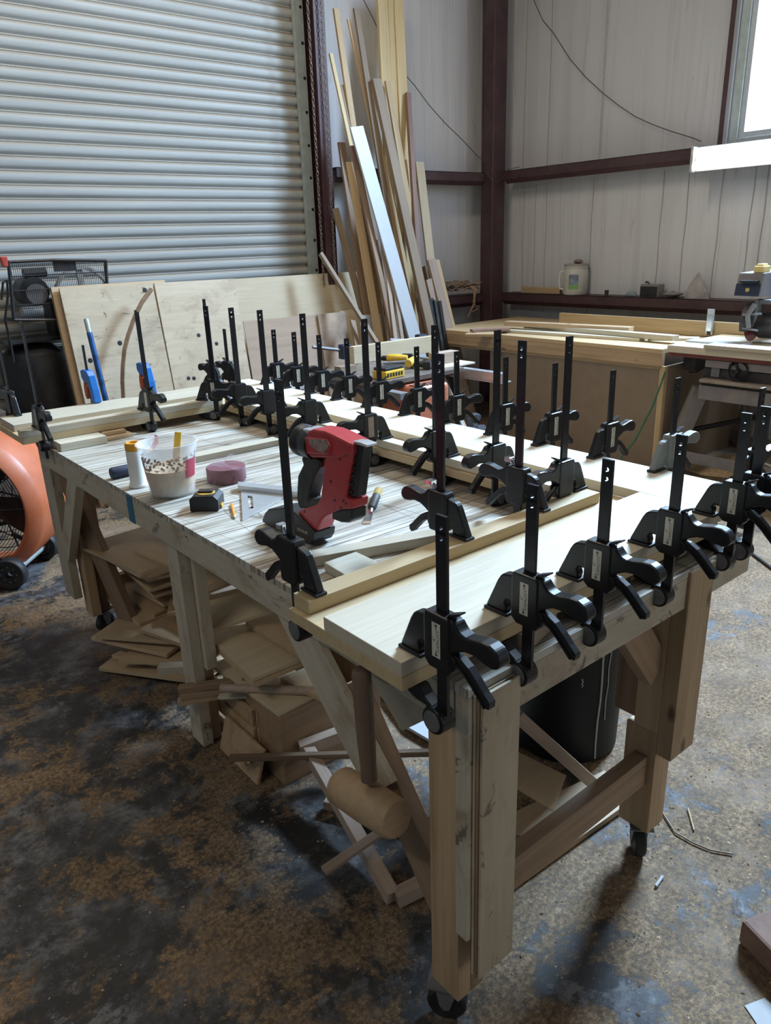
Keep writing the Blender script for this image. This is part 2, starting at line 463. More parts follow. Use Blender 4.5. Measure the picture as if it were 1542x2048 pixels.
class MB:
    def __init__(self):
        self.v, self.f, self.mi = [], [], []

    def add(self, verts, faces, mi=0):
        o = len(self.v)
        self.v += [tuple(p) for p in verts]
        self.f += [tuple(i + o for i in f) for f in faces]
        self.mi += [mi] * len(faces)
        return self

    def box(self, lo, hi, mx=None, mi=0):
        (a, b, c), (d, e, f) = lo, hi
        vs = [Vector(p) for p in ((a, b, c), (d, b, c), (d, e, c), (a, e, c), (a, b, f), (d, b, f), (d, e, f), (a, e, f))]
        if mx is not None:
            vs = [mx @ p for p in vs]
        return self.add(vs, [(3, 2, 1, 0), (4, 5, 6, 7), (0, 1, 5, 4), (1, 2, 6, 5), (2, 3, 7, 6), (3, 0, 4, 7)], mi)

    def prism(self, poly, t, mx=None, mi=0, t0=None):
        """2-D outline (x, z) extruded along local Y from -t/2 to t/2 (or t0 to t)."""
        n = len(poly)
        area_ = sum(poly[i][0] * poly[(i + 1) % n][1] - poly[(i + 1) % n][0] * poly[i][1] for i in range(n))
        if area_ < 0:
            poly = poly[::-1]
        y0, y1 = (-t / 2, t / 2) if t0 is None else (t0, t)
        vs = [Vector((x, y0, z)) for x, z in poly] + [Vector((x, y1, z)) for x, z in poly]
        if mx is not None:
            vs = [mx @ p for p in vs]
        fs = [tuple(range(n)), tuple(range(2 * n - 1, n - 1, -1))]
        fs += [((i + 1) % n, i, n + i, n + (i + 1) % n) for i in range(n)]
        return self.add(vs, fs, mi)

    def tube(self, path, r, n=8, mx=None, mi=0, cap=True):
        P = [Vector(p) for p in path]
        rs = r if isinstance(r, (list, tuple)) else [r] * len(P)
        rings = []
        up = None
        for i, p in enumerate(P):
            t = (P[min(i + 1, len(P) - 1)] - P[max(i - 1, 0)]).normalized()
            if up is None:
                up = Vector((0, 0, 1)) if abs(t.z) < 0.9 else Vector((1, 0, 0))
            a = t.cross(up)
            if a.length < 1e-5:
                a = t.orthogonal()
            a.normalize()
            b = a.cross(t).normalized()
            up = b
            rings.append([p + (a * math.cos(2 * PI * k / n) + b * math.sin(2 * PI * k / n)) * rs[i] for k in range(n)])
        vs = [q for ring in rings for q in ring]
        if mx is not None:
            vs = [mx @ q for q in vs]
        fs = []
        for i in range(len(P) - 1):
            for k in range(n):
                fs.append((i * n + k, i * n + (k + 1) % n, (i + 1) * n + (k + 1) % n, (i + 1) * n + k))
        if cap:
            fs.append(tuple(range(n - 1, -1, -1)))
            fs.append(tuple((len(P) - 1) * n + k for k in range(n)))
        return self.add(vs, fs, mi)

    def lathe(self, prof, n=24, mx=None, mi=0, close=False):
        """Profile of (radius, z) revolved about local Z."""
        vs, fs = [], []
        for r, z in prof:
            for k in range(n):
                a = 2 * PI * k / n
                vs.append(Vector((r * math.cos(a), r * math.sin(a), z)))
        if mx is not None:
            vs = [mx @ q for q in vs]
        m_ = len(prof)
        for i in range(m_ - 1 + (1 if close else 0)):
            j = (i + 1) % m_
            for k in range(n):
                fs.append((i * n + k, i * n + (k + 1) % n, j * n + (k + 1) % n, j * n + k))
        if not close:
            if prof[0][0] > 1e-6:
                fs.append(tuple(range(n - 1, -1, -1)))
            if prof[-1][0] > 1e-6:
                fs.append(tuple((m_ - 1) * n + k for k in range(n)))
        return self.add(vs, fs, mi)

    def holed_plate(self, w, z0, z1, holes, r, t, mi=0):
        """Flat bar in the XZ plane (thickness along Y) with real round holes."""
        n = 16
        half = w / 2

        def quad(x0, za, x1, zb):
            for y, flip in ((-t / 2, False), (t / 2, True)):
                vs = [(x0, y, za), (x1, y, za), (x1, y, zb), (x0, y, zb)]
                self.add(vs, [(0, 1, 2, 3) if not flip else (3, 2, 1, 0)], mi)
        z = z0
        for h in sorted(holes):
            quad(-half, z, half, h - half)
            ring, sq = [], []
            for k in range(n):
                a = 2 * PI * k / n + PI / n
                c, s = math.cos(a), math.sin(a)
                ring.append((r * c, h + r * s))
                q = half / max(abs(c), abs(s))
                sq.append((q * c, h + q * s))
            for k in range(n):
                if k % 4 == 3:
                    pass
            for y, flip in ((-t / 2, False), (t / 2, True)):
                vs = [(x, y, zz) for x, zz in ring] + [(x, y, zz) for x, zz in sq]
                fs = []
                for k in range(n):
                    f = (k, (k + 1) % n, n + (k + 1) % n, n + k)
                    fs.append(f[::-1] if not flip else f)
                self.add(vs, fs, mi)
            # corner fillets of the square section
            for sx, sz in ((1, 1), (-1, 1), (-1, -1), (1, -1)):
                cand = sorted(range(n), key=lambda k: (sq[k][0] - sx * half) ** 2 + (sq[k][1] - h - sz * half) ** 2)[:2]
                for y in (-t / 2, t / 2):
                    self.add([(sq[cand[0]][0], y, sq[cand[0]][1]), (sq[cand[1]][0], y, sq[cand[1]][1]), (sx * half, y, h + sz * half)], [(0, 1, 2)], mi)
            vs = [(x, -t / 2, zz) for x, zz in ring] + [(x, t / 2, zz) for x, zz in ring]
            self.add(vs, [(k, (k + 1) % n, n + (k + 1) % n, n + k) for k in range(n)], mi)
            z = h + half
        quad(-half, z, half, z1)
        for x0, x1, za, zb in ((-half, -half, z0, z1), (half, half, z0, z1)):
            self.add([(x0, -t / 2, za), (x0, t / 2, za), (x0, t / 2, zb), (x0, -t / 2, zb)], [(0, 1, 2, 3)], mi)
        for zz in (z0, z1):
            self.add([(-half, -t / 2, zz), (half, -t / 2, zz), (half, t / 2, zz), (-half, t / 2, zz)], [(0, 1, 2, 3)], mi)
        return self

    def mesh(self, name, mats, smooth=False, recalc=True):
        me = bpy.data.meshes.new(name)
        me.from_pydata(self.v, [], self.f)
        for m in (mats if isinstance(mats, (list, tuple)) else [mats]):
            me.materials.append(m)
        for p, k in zip(me.polygons, self.mi):
            p.material_index = k
        if recalc:
            bm = bmesh.new()
            bm.from_mesh(me)
            bmesh.ops.remove_doubles(bm, verts=bm.verts, dist=1e-6)
            bmesh.ops.recalc_face_normals(bm, faces=bm.faces)
            bm.to_mesh(me)
            bm.free()
        if smooth:
            me.shade_smooth()
            try:
                me.set_sharp_from_angle(angle=rad(38))
            except Exception:
                pass
        me.update()
        return me

    def build(self, name, mats, parent=None, mx=None, bevel=0.0, smooth=False, seg=2):
        o = bpy.data.objects.new(name, self.mesh(name, mats, smooth))
        COL.objects.link(o)
        if parent is not None:
            o.parent = parent
        if mx is not None:
            o.matrix_basis = mx
        if bevel:
            b = o.modifiers.new('bevel', 'BEVEL')
            b.width = bevel
            b.segments = seg
            b.limit_method = 'ANGLE'
            b.angle_limit = rad(35)
        return o


def tag(o, label=None, cat=None, group=None, kind=None):
    if label:
        o['label'] = label
    if cat:
        o['category'] = cat
    if group:
        o['group'] = group
    if kind:
        o['kind'] = kind
    return o


def thing(name, label, cat, loc=(0, 0, 0), rz=0.0, group=None):
    o = bpy.data.objects.new(name, None)
    o.empty_display_size = 0.05
    COL.objects.link(o)
    o.location = loc
    o.rotation_euler = (0, 0, rz)
    return tag(o, label, cat, group)


def copy_tree(o, parent=None):
    c = o.copy()
    COL.objects.link(c)
    if parent is not None:
        c.parent = parent
    for ch in list(o.children):
        copy_tree(ch, c)
    return c


def frame(p0, p1, up=(0, 0, 1)):
    """Matrix with local X from p0 towards p1, local Z near `up`, origin at p0."""
    p0, p1 = Vector(p0), Vector(p1)
    x = (p1 - p0).normalized()
    u = Vector(up)
    y = u.cross(x)
    if y.length < 1e-4:
        y = Vector((0, 1, 0)).cross(x)
    y.normalize()
    z = x.cross(y)
    m = Matrix((x, y, z)).transposed().to_4x4()
    m.translation = p0
    return m


def board(name, p0, p1, w, t, mat, parent=None, up=(0, 0, 1), bevel=0.0012, cut0=0.0, cut1=0.0):
    """A length of timber from p0 to p1: w across (local Y), t deep (local Z), centred on the line."""
    L = (Vector(p1) - Vector(p0)).length
    mb = MB()
    vs = [(0, -w / 2, -t / 2), (L, -w / 2, -t / 2), (L - cut1, w / 2, -t / 2), (cut0, w / 2, -t / 2),
          (0, -w / 2, t / 2), (L, -w / 2, t / 2), (L - cut1, w / 2, t / 2), (cut0, w / 2, t / 2)]
    mb.add(vs, [(3, 2, 1, 0), (4, 5, 6, 7), (0, 1, 5, 4), (1, 2, 6, 5), (2, 3, 7, 6), (3, 0, 4, 7)])
    mx = frame(p0, p1, up)
    if parent is not None:
        mx = parent.matrix_basis.inverted() @ mx
    return mb.build(name, mat, parent, mx, bevel)


def slab(name, lo, hi, mat, parent=None, along='X', bevel=0.0012):
    """Axis-aligned timber between two corners, grain along X, Y or Z."""
    lo, hi = Vector(lo), Vector(hi)
    c = (lo + hi) / 2
    s = hi - lo
    if along == 'X':
        return board(name, (lo.x, c.y, c.z), (hi.x, c.y, c.z), s.y, s.z, mat, parent, (0, 0, 1), bevel)
    if along == 'Y':
        return board(name, (c.x, lo.y, c.z), (c.x, hi.y, c.z), s.x, s.z, mat, parent, (0, 0, 1), bevel)
    return board(name, (c.x, c.y, lo.z), (c.x, c.y, hi.z), s.y, s.x, mat, parent, (1, 0, 0), bevel)


def text_geo(mb, s, size, mx, mi=0):
    """Adds flat lettering (XY plane of mx) to a mesh builder."""
    cu = bpy.data.curves.new('lettering', 'FONT')
    cu.body = s
    cu.size = size
    cu.align_x = 'CENTER'
    cu.align_y = 'CENTER'
    cu.resolution_u = 2
    o = bpy.data.objects.new('lettering', cu)
    COL.objects.link(o)
    dg = bpy.context.evaluated_depsgraph_get()
    me = bpy.data.meshes.new_from_object(o.evaluated_get(dg))
    mb.add([mx @ v.co for v in me.vertices], [tuple(p.vertices) for p in me.polygons], mi)
    bpy.data.objects.remove(o, do_unlink=True)
    bpy.data.curves.remove(cu)
    bpy.data.meshes.remove(me)


ORD = ['first', 'second', 'third', 'fourth', 'fifth', 'sixth', 'seventh', 'eighth', 'ninth', 'tenth', 'eleventh', 'twelfth',
       'thirteenth', 'fourteenth', 'fifteenth', 'sixteenth', 'seventeenth', 'eighteenth', 'nineteenth', 'twentieth']


def T(x=0, y=0, z=0):
    return Matrix.Translation((x, y, z))


def RX(a):
    return Matrix.Rotation(a, 4, 'X')


def RY(a):
    return Matrix.Rotation(a, 4, 'Y')


def RZ(a):
    return Matrix.Rotation(a, 4, 'Z')
# ================================================================ the room
XW, YW = 6.10, 5.60          # inner faces of the window wall and the door wall
XL, YR, ZC = -5.0, -5.2, 6.4


def struct(o):
    return tag(o, kind='structure')


mb = MB()
nx, ny = 60, 60
mb.add([(XL, YR, 0), (XW + .3, YR, 0), (XW + .3, YW + .3, 0), (XL, YW + .3, 0)], [(0, 1, 2, 3)])
struct(mb.build('floor', M['floor']))
mb = MB()
mb.box((XL - .1, YR - .1, ZC), (XW + .2, YW + .2, ZC + .1))
struct(mb.build('ceiling', plain('roof_insulation', (0.22, 0.22, 0.21), 0.7, 0, 0.06)))
mb = MB()
mb.box((XL - .12, YR - .1, 0), (XL, YW + .12, ZC))
struct(mb.build('wall_left', plain('left_wall_liner', (0.20, 0.20, 0.19), 0.7, 0, 0.08)))
mb = MB()
mb.box((XL - .1, YR - .12, 0), (XW + .12, YR, ZC))
struct(mb.build('wall_front', plain('front_wall_liner', (0.20, 0.20, 0.19), 0.7, 0, 0.08)))
mb = MB()
mb.box((XL, YW, 0), (XW + .12, YW + .12, ZC))
struct(mb.build('wall_back', M['insul_x']))
# window wall with its opening
WY0, WY1, WZ0, WZ1 = 1.00, 3.205, 2.19, 5.60
mb = MB()
mb.box((XW, YR, 0), (XW + .12, WY0, ZC))
mb.box((XW, WY1, 0), (XW + .12, YW, ZC))
mb.box((XW, WY0, 0), (XW + .12, WY1, WZ0))
mb.box((XW, WY0, WZ1), (XW + .12, WY1, ZC))
wr = struct(mb.build('wall_right', M['insul_y']))
for k, (x, y, za, zb) in enumerate(((1183, 450, .9, 2.08), (1322, 430, 1.1, 2.08), (1372, 430, 1.1, 2.08), (1436, 450, 1.1, 2.08), (1500, 440, 1.1, 2.08), (1527, 430, 1.1, 2.08), (1070, 450, .9, 2.08), (1047, 450, .9, 2.08), (1092, 450, .9, 2.08), (1209, 150, 2.22, 6.0), (1050, 200, 2.22, 6.0), (1097, 250, 2.22, 6.0))):
    p = on_x(x, y, XW - .002)
    mb = MB()
    w = .004 if k != 9 else .012
    nn = 10
    for q in range(nn):
        z0_, z1_ = za + (zb - za) * q / nn, za + (zb - za) * (q + 1) / nn
        o0, o1 = .004 * math.sin(q * 1.1 + k * 2), .004 * math.sin((q + 1) * 1.1 + k * 2)
        yy = p.y
        mb.add([(XW - .0025, yy + o0 - w, z0_), (XW - .0025, yy + o1 - w, z1_), (XW - .006, yy + o1, z1_), (XW - .006, yy + o0, z0_), (XW - .0025, yy + o0 + w, z0_), (XW - .0025, yy + o1 + w, z1_)], [(0, 1, 2, 3), (3, 2, 5, 4)])
    mb.build('wall_seam', plain('dusty_crease', (.40, .345, .31) if k != 9 else (.47, .46, .47), .6), wr)

# window: outer steel jamb, white bead, aluminium sash and pane
win = struct(thing('window_1', None, None, (XW, (WY0 + WY1) / 2, WZ0)))
yc = (WY0 + WY1) / 2


def ring(name, mat, inset, w, x0, x1):
    m_ = MB()
    a0, a1, b0, b1 = WY0 + inset - yc, WY1 - inset - yc, inset, WZ1 - WZ0 - inset
    m_.box((x0, a0, b0), (x1, a0 + w, b1))
    m_.box((x0, a1 - w, b0), (x1, a1, b1))
    m_.box((x0, a0 + w, b0), (x1, a1 - w, b0 + w))
    m_.box((x0, a0 + w, b1 - w), (x1, a1 - w, b1))
    return m_.build(name, mat, win, bevel=0.002)


ring('window_jamb', M['steel_red'], -0.068, 0.036, -0.035, -0.003)
ring('window_bead', M['fixture_white'], -0.032, 0.03, -0.03, -0.002)
ring('window_frame', M['galv'], 0.0, 0.065, 0.0, 0.07)
ring('window_sash', M['alu'], 0.065, 0.042, 0.02, 0.06)
mb = MB()
mb.box((0.038, WY0 + .08 - yc, 0.08), (0.042, WY1 - .08 - yc, WZ1 - WZ0 - .08))
mb.build('window_pane', M['pane'], win)


def girt(name, p0, p1, inward):
    """Horizontal steel girt: dusty web on top, flange facing the room, lip below."""
    p0, p1, n = Vector(p0), Vector(p1), Vector(inward)
    L = (p1 - p0).length
    x = (p1 - p0).normalized()
    m = Matrix((x, n, Vector((0, 0, 1)))).transposed().to_4x4()
    m.translation = p0
    m_ = MB()
    m_.box((0, -.2, -.005), (L, .0, 0))
    m_.box((0, -.005, -.075), (L, 0, 0))
    m_.add([(0, 0, -.075), (L, 0, -.075), (L, -.035, -.112), (0, -.035, -.112)], [(0, 1, 2, 3)])
    m_.add([(0, -.004, -.072), (L, -.004, -.072), (L, -.038, -.108), (0, -.038, -.108)], [(3, 2, 1, 0)])
    o = m_.build(name, M['steel_red'])
    o.matrix_basis = m
    return struct(o)


GX, GY = XW - .2, YW - .2      # room-side faces of the girts
ZLOW, ZMID = 1.085, 2.195
girt('trim_1', (3.98, GY, ZLOW), (5.75, GY, ZLOW), (0, -1, 0))
girt('trim_2', (3.98, GY, ZMID), (5.80, GY, ZMID), (0, -1, 0))
girt('trim_3', (GX, 5.30, ZLOW), (GX, -1.0, ZLOW), (-1, 0, 0))
girt('trim_4', (GX, 5.30, ZMID + .012), (GX, -1.0, ZMID + .012), (-1, 0, 0))

# corner column
ca = on_y(983, 400, 5.30).x
cb = on_y(1009, 400, 5.30).x
mb = MB()
mb.box((ca, 5.30, 0), (cb, 5.315, ZC))
mb.box((ca + .005, 5.315, 0), (ca + .02, 5.43, ZC))
mb.box((ca, 5.425, 0), (cb, 5.44, ZC))
mb.box((cb - .02, 5.315, 0), (cb - .008, 5.43, ZC))
col_o = struct(mb.build('trim_5', M['steel_red'], bevel=0.002))
mb = MB()
for k in range(9):
    z = .9 + k * .12
    mb.lathe([(0.0, .006), (.007, .005), (.010, 0)], 10, T(cb - .035, 5.30, z) @ RX(PI / 2))
mb.build('column_bolts', M['iron'], col_o)
mb = MB()
mb.tube([(ca + .012, 5.298, 0), (ca + .012, 5.298, ZC)], .004, 6)
mb.build('weld_bead', plain('weld_bead', (0.13, 0.07, 0.075), 0.5), col_o)

# roller door
dx1 = on_y(588, 30, 5.5).x
prof = []
PITCH = 0.0843
z0 = 1.997 - 24 * PITCH + 0.03
for k in range(int(5.6 / PITCH)):
    zb = z0 + k * PITCH
    for a, d in ((0.00, 0.004), (0.05, 0.009), (0.10, 0.010), (0.17, 0.004), (0.26, -0.004), (0.36, -0.008), (0.50, -0.010), (0.64, -0.010), (0.76, -0.009), (0.83, -0.007), (0.87, -0.002), (0.90, 0.006), (0.95, 0.009)):
        prof.append((d, zb + a * PITCH))
mb = MB()
xs = (-2.2, dx1 + .012)
vs = [(xs[0], 5.5 + d, z) for d, z in prof] + [(xs[1], 5.5 + d, z) for d, z in prof]
n = len(prof)
mb.add(vs, [(i, i + 1, n + i + 1, n + i) for i in range(n - 1)])
o = mb.build('door_1', M['door'], smooth=False)
o.data.shade_smooth()
o.data.set_sharp_from_angle(angle=rad(50))
struct(o)
# guide rail with bolt holes, dark jamb column
mb = MB()
tx0, tx1 = on_y(587.5, 30, 5.45).x, on_y(605.5, 30, 5.45).x
mb.box((tx0, 5.445, 0), (tx1, 5.452, ZC))
mb.box((tx0, 5.452, 0), (tx0 + .006, 5.485, ZC))
tr = struct(mb.build('trim_6', M['galv'], bevel=0.001))
mb = MB()
for k in range(12):
    y = 27 + k * 68.5
    p = on_y(600 + k * 3.75 + .3, y, 5.444)
    mb.lathe([(.012, 0), (.012, .003)], 12, T(tx1 - .022, 5.4455, 3.29 - k * .236) @ RX(PI / 2))
mb.build('rail_bolts', M['black'], tr)
mb = MB()
jx0 = on_y(640, 260, 5.28).x
jx1 = on_y(657, 260, 5.28).x
mb.box((jx0, 5.28, 0), (jx1 + .02, 5.29, ZC))
mb.box((jx1 + .012, 5.29, 0), (jx1 + .02, YW, ZC))
struct(mb.build('trim_7', M['steel_red'], bevel=0.001))
mb = MB()
mb.box((tx1 - .02, 5.575, 0), (jx1 + .011, 5.59, ZC))
struct(mb.build('recess_shade', M['black']))  # black sheet stands in for the shade inside the guide recess

# hoist chain: two hanging runs of links
mb = MB()


def link(c, ang, ln=.036, wd=.022, wire=.0034):
    pts = []
    for k in range(10):
        a = 2 * PI * k / 10
        pts.append(Vector((wd / 2 * math.cos(a) * .8, 0, ln / 2 * math.sin(a))))
    m_ = T(*c) @ RZ(ang)
    nn = 5
    vs = []
    for i, p in enumerate(pts):
        t = (pts[(i + 1) % 10] - pts[i - 1]).normalized()
        a = Vector((0, 1, 0))
        b = t.cross(a)
        for k in range(nn):
            w_ = 2 * PI * k / nn
            vs.append(m_ @ (p + (a * math.cos(w_) + b * math.sin(w_)) * wire))
    fs = []
    for i in range(10):
        for k in range(nn):
            fs.append((i * nn + k, i * nn + (k + 1) % nn, ((i + 1) % 10) * nn + (k + 1) % nn, ((i + 1) % 10) * nn + k))
    mb.add(vs, fs)


for q, (xa, ya) in enumerate(((jx0 - .055, 5.27), (jx0 + .055, 5.255))):
    k = 0
    z = 1.30
    while z < 3.6:
        link((xa, ya, z), (k % 2) * PI / 2 + .4)
        z += .0285
        k += 1
mb2 = mb
o = mb2.build('hoist_chain', M['chain'])
tag(o, 'long hoist chain hanging in two runs beside the roller door', 'chain')

# strip light fixed on the middle girt under the window
fx = on_x(1385, 320, 5.84)
fy1 = fx.y
fz = 2.116
fix = thing('strip_light', 'double tube fluorescent strip light glowing under the window', 'light', (5.86, fy1 - .65, fz))
mb = MB()
mb.box((-.012, -.64, -.085), (.012, .64, .085))
mb.prism([(-.012, -.02), (-.03, 0), (-.012, .02)], 1.26)
mb.build('housing', M['fixture_white'], fix, bevel=.002)
for s in (-1, 1):
    mb = MB()
    mb.box((-.055, s * .64 - .012, -.09), (.012, s * .64 + .012, .09))
    mb.build('end_cap', M['fixture_white'], fix, bevel=.004)
for s in (-1, 1):
    mb = MB()
    mb.tube([(-.042, -.62, s * .048), (-.042, .62, s * .048)], .026, 14)
    mb.build('tube', M['tube'], fix, smooth=True)

# loose wires
def wire(name, pts, X=None, Y=None, r=.0035, label=''):
    P = [on_x(x, y, X) if X else on_y(x, y, Y) for x, y in pts]
    m_ = MB()
    m_.tube(P, r, 6)
    return tag(m_.build(name, M['wire'], smooth=True), label, 'cable')


wire('cable', [(1060, -30), (1068, 2), (1085, 40), (1107, 66), (1140, 118), (1172, 155), (1208, 188), (1240, 213), (1272, 234), (1305, 249), (1340, 262), (1386, 276), (1402, 283)],
     X=6.05, label='thin dark cable drooping across the window wall down to the strip light')
wire('cable', [(722, -10), (740, 25), (757, 60)], Y=5.5, label='short piece of cable at the top behind the standing boards')
wire('cable', [(804, 142), (830, 172), (858, 210), (890, 246), (925, 280), (955, 312), (968, 322)], Y=5.36,
     label='thin dark cable sloping down the back wall to the corner column')
m_ = MB()
ps = [(ca - .01, 5.36, on_y(968, 345, 5.36).z), (ca - .004, 5.29, on_y(968, 362, 5.3).z), (ca + .05, 5.285, on_y(985, 364, 5.29).z), (cb - .03, 5.285, on_y(1000, 352, 5.29).z), (cb + .01, 5.26, on_y(1010, 338, 5.25).z), (GX - .02, 5.1, ZMID + .03)]
m_.tube(ps, .0035, 6)
tag(m_.build('cable', M['wire'], smooth=True), 'pale loop of cable tied around the corner column at the girt', 'cable')
# ================================================================ the rolling workbench
TX0, TX1, TY0, TY1, TZ = 0.785, 1.795, 0.765, 3.25, 0.88
bench = thing('workbench', 'long wheeled timber workbench with scored white top in the centre', 'workbench', (1.29, 2.0, 0))
slab('bench_top', (TX0, TY0, TZ - .018), (TX1, TY1, TZ), M['top'], bench, 'X', .001)
AB = TZ - .095
slab('apron', (TX0, TY0, AB), (1.4925, TY0 + .031, TZ - .0185), M['oldwhite'], bench, 'X')
slab('apron', (1.6005, TY0, AB), (TX1, TY0 + .031, TZ - .0185), M['oldwhite'], bench, 'X')
slab('apron', (TX0, TY1 - .035, AB), (TX1, TY1, TZ - .0185), M['oldwhite'], bench, 'X')
slab('apron', (TX0, TY0 + .036, AB), (TX0 + .035, TY1 - .036, TZ - .0185), M['oldwhite'], bench, 'Y')
slab('apron', (TX1 - .035, TY0 + .036, AB), (TX1, TY1 - .036, TZ - .0185), M['oldwhite'], bench, 'Y')
for y in (1.55, 2.35):
    slab('joist', (TX0 + .036, y, AB), (TX1 - .036, y + .035, TZ - .0185), M['pine'], bench, 'X')


def leg(name, x0, x1, y0, y1, z0, z1, mat, parent=bench):
    return slab(name, (x0, y0, z0), (x1, y1, z1), mat, parent, 'Z', .0015)


def caster(x, y, h, turn, parent=bench, label=None):
    """Swivel caster: plate, fork and wheel, hub height from the floor."""
    r = h * .42
    m_ = MB()
    m_.box((-.04, -.03, h - .004), (.04, .03, h))
    m_.lathe([(.022, h - .018), (.024, h - .004)], 14)
    for s in (-1, 1):
        m_.prism([(-.022, h - .018), (.022, h - .018), (.014, r), (.004, r - .012), (-.008, r - .008)], .003, T(0, s * .018, 0))
    f = m_.build('caster', M['cast'], parent, parent.matrix_basis.inverted() @ T(x, y, 0) @ RZ(turn))
    m_ = MB()
    m_.lathe([(r * .35, -.013), (r * .9, -.015), (r, -.010), (r, .010), (r * .9, .015), (r * .35, .013)], 22, T(0, 0, r) @ RX(PI / 2), close=False)
    m_.build('wheel', M['rubber_tyre'], f, smooth=True)
    return f


# near left leg: post, upper block with sawn end, screwed-on plywood strips
leg('leg', .792, .8295, .797, .876, .103, AB, M['pine'])
leg('leg', .830, .868, .797, .870, .103, AB, M['fir_dark'])
leg('leg_block', TX0, .834, TY0 + .0005, .7965, .305, AB - .0005, M['oldwhite'])
leg('leg_panel', .803, .901, TY0 - .0180, TY0 - .0115, .207, .868, M['ply_used'])
leg('leg_panel', .799, .898, TY0 - .0112, TY0 - .0060, .205, .864, M['ply_edge'])
leg('leg_panel', .796, .899, TY0 - .0057, TY0 - .0005, .213, .866, M['ply_used'])
# mid left leg
leg('leg', .835, .873, 2.06, 2.145, 0.005, AB, M['oldwhite'])
leg('leg', .8735, .911, 2.075, 2.145, 0.005, AB, M['pine'])
leg('leg_block', .8735, .911, 2.037, 2.0745, .30, AB, M['oldwhite'])
# far left leg
leg('leg', .835, .875, 3.085, 3.17, .105, AB, M['pine'])
leg('leg', .876, .925, 3.12, 3.17, .105, AB, M['fir_dark'])
leg('leg_block', TX0, TX0 + .035, TY1 - .12, TY1, .19, AB, M['oldwhite'])
leg('leg_block', .876, .925, 3.08, 3.119, .40, AB, M['fir_dark'])
# near right leg
leg('leg', 1.493, 1.5345, .797, .885, .108, .42, M['pine'])
leg('leg', 1.535, 1.566, .797, .870, .108, .42, M['pine'])
leg('leg', 1.493, 1.545, .797, .865, .4205, AB, M['pine'])
leg('leg_block', 1.493, 1.600, TY0 - .008, .7965, .362, TZ - .004, M['pine'])
leg('leg_block', 1.494, 1.530, .8655, .925, .44, AB, M['fir_dark'])
# far right leg
leg('leg', 1.70, 1.745, 3.10, 3.17, .105, AB, M['pine'])
leg('leg', 1.655, 1.70, 2.0, 2.08, .005, AB, M['pine'])
# stretchers
board('stretcher', (.869, .835, .300), (1.4925, .835, .300), .036, .088, M['fir_dark'], bench)
board('stretcher', (.926, 3.145, .20), (1.70, 3.145, .20), .036, .088, M['fir_dark'], bench)
# braces
board('brace', (.850, 1.20, .66), (.850, .882, .24), .036, .09, M['fir_dark'], bench)
board('brace', (.822, 1.40, .80), (.822, 1.06, .47), .018, .12, M['oldwhite'], bench)
board('brace', (TX0 + .018, TY1 - .40, .80), (TX0 + .018, TY1 - .10, .40), .034, .085, M['oldwhite'], bench)
board('brace', (TX0 + .052, TY1 - .12, .78), (TX0 + .14, TY1 - .36, .12), .034, .085, M['brown'], bench)
pb = Vector((TX0 + .055, 1.56, .79))
board('brace', (1.10, 1.60, .70), (1.14, 1.30, .36), .016, .15, M['oldwhite'], bench)
board('brace', (1.34, TY0 + .06, .79), (1.49, TY0 + .06, .60), .034, .085, M['fir_dark'], bench)
caster(.812, .850, .103, 2.2)
caster(1.525, .838, .108, .75)
caster(.895, 3.135, .105, .4)
caster(1.72, 3.135, .105, .2)
m_ = MB()
m_.box((TX0 - .0012, 2.235, AB - .002), (TX0 - .0002, 2.285, TZ - .005))
m_.build('tape', M['teal_tape'], bench, bench.matrix_basis.inverted())
m_ = MB()
for q, z in ((.835, .15), (.80, .30)):
    m_.tube([(TX0 + .085, TY0 - .002, .60), (TX0 + .084, TY0 - .003, .5), (TX0 + .086, TY0 - .002, .42)], .003, 6)
    break
m_.build('glue_drip', plain('dried_glue', (.55, .46, .32), .4), bench, bench.matrix_basis.inverted(), smooth=True)

# ---------------------------------------------------------------- the glued frame on the bench
ZB, ZM, ZT = 0.912, 0.939, 0.966
slab('frame_board', (.668, .80, ZB), (1.675, 1.136, ZM - .0006), M['poplar_green'], None, 'X')
tag(bpy.context.scene.objects[-1] if False else bpy.data.objects['frame_board'], 'lower wide poplar board under the front frame side, its sawn end over the bench corner', 'board', 'frame boards')
FB = []


def fboard(lo, hi, along, label, mat='poplar'):
    o = slab('frame_board', lo, hi, M[mat], None, along)
    return tag(o, label, 'board', 'frame boards')


fboard((.668, .80, ZM), (1.677, 1.017, ZT), 'X', 'wide pale poplar board nearest the camera, held by the front row of clamps')
fboard((.681, 1.084, ZM), (1.60, 1.136, ZT + .001), 'X', 'narrow poplar rail lying behind the wide front board', 'poplar_green')
fboard((1.678, .80, ZM), (1.895, 3.42, ZT), 'Y', 'long wide poplar board along the far right side of the bench')
fboard((1.556, 1.145, ZM), (1.602, 3.05, ZT), 'Y', 'long narrow poplar rail inside the right hand board', 'poplar')
fboard((1.545, 1.14, ZB), (1.895, 3.42, ZM - .0006), 'Y', 'lower long poplar board under the right hand side of the frame', 'poplar_green')
fboard((.70, 3.20, ZM), (1.677, 3.42, ZT), 'X', 'wide poplar board across the far end of the bench')
fboard((.69, 3.06, ZM), (1.55, 3.11, ZT), 'X', 'narrow poplar rail at the far end, nearest the bench middle', 'poplar')
fboard((.69, 3.06, ZB), (1.544, 3.42, ZM - .0006), 'X', 'lower poplar board under the far end of the frame', 'poplar_green')


def scrap(name, lo, hi, rz, mat, label, cat='offcut', along='X'):
    lo, hi = Vector(lo), Vector(hi)
    c = (lo + hi) / 2
    h = (hi - lo) / 2
    m_ = MB()
    m_.box(-h, h)
    return tag(m_.build(name, M[mat], None, T(*c) @ RZ(rz), .0012), label, cat)


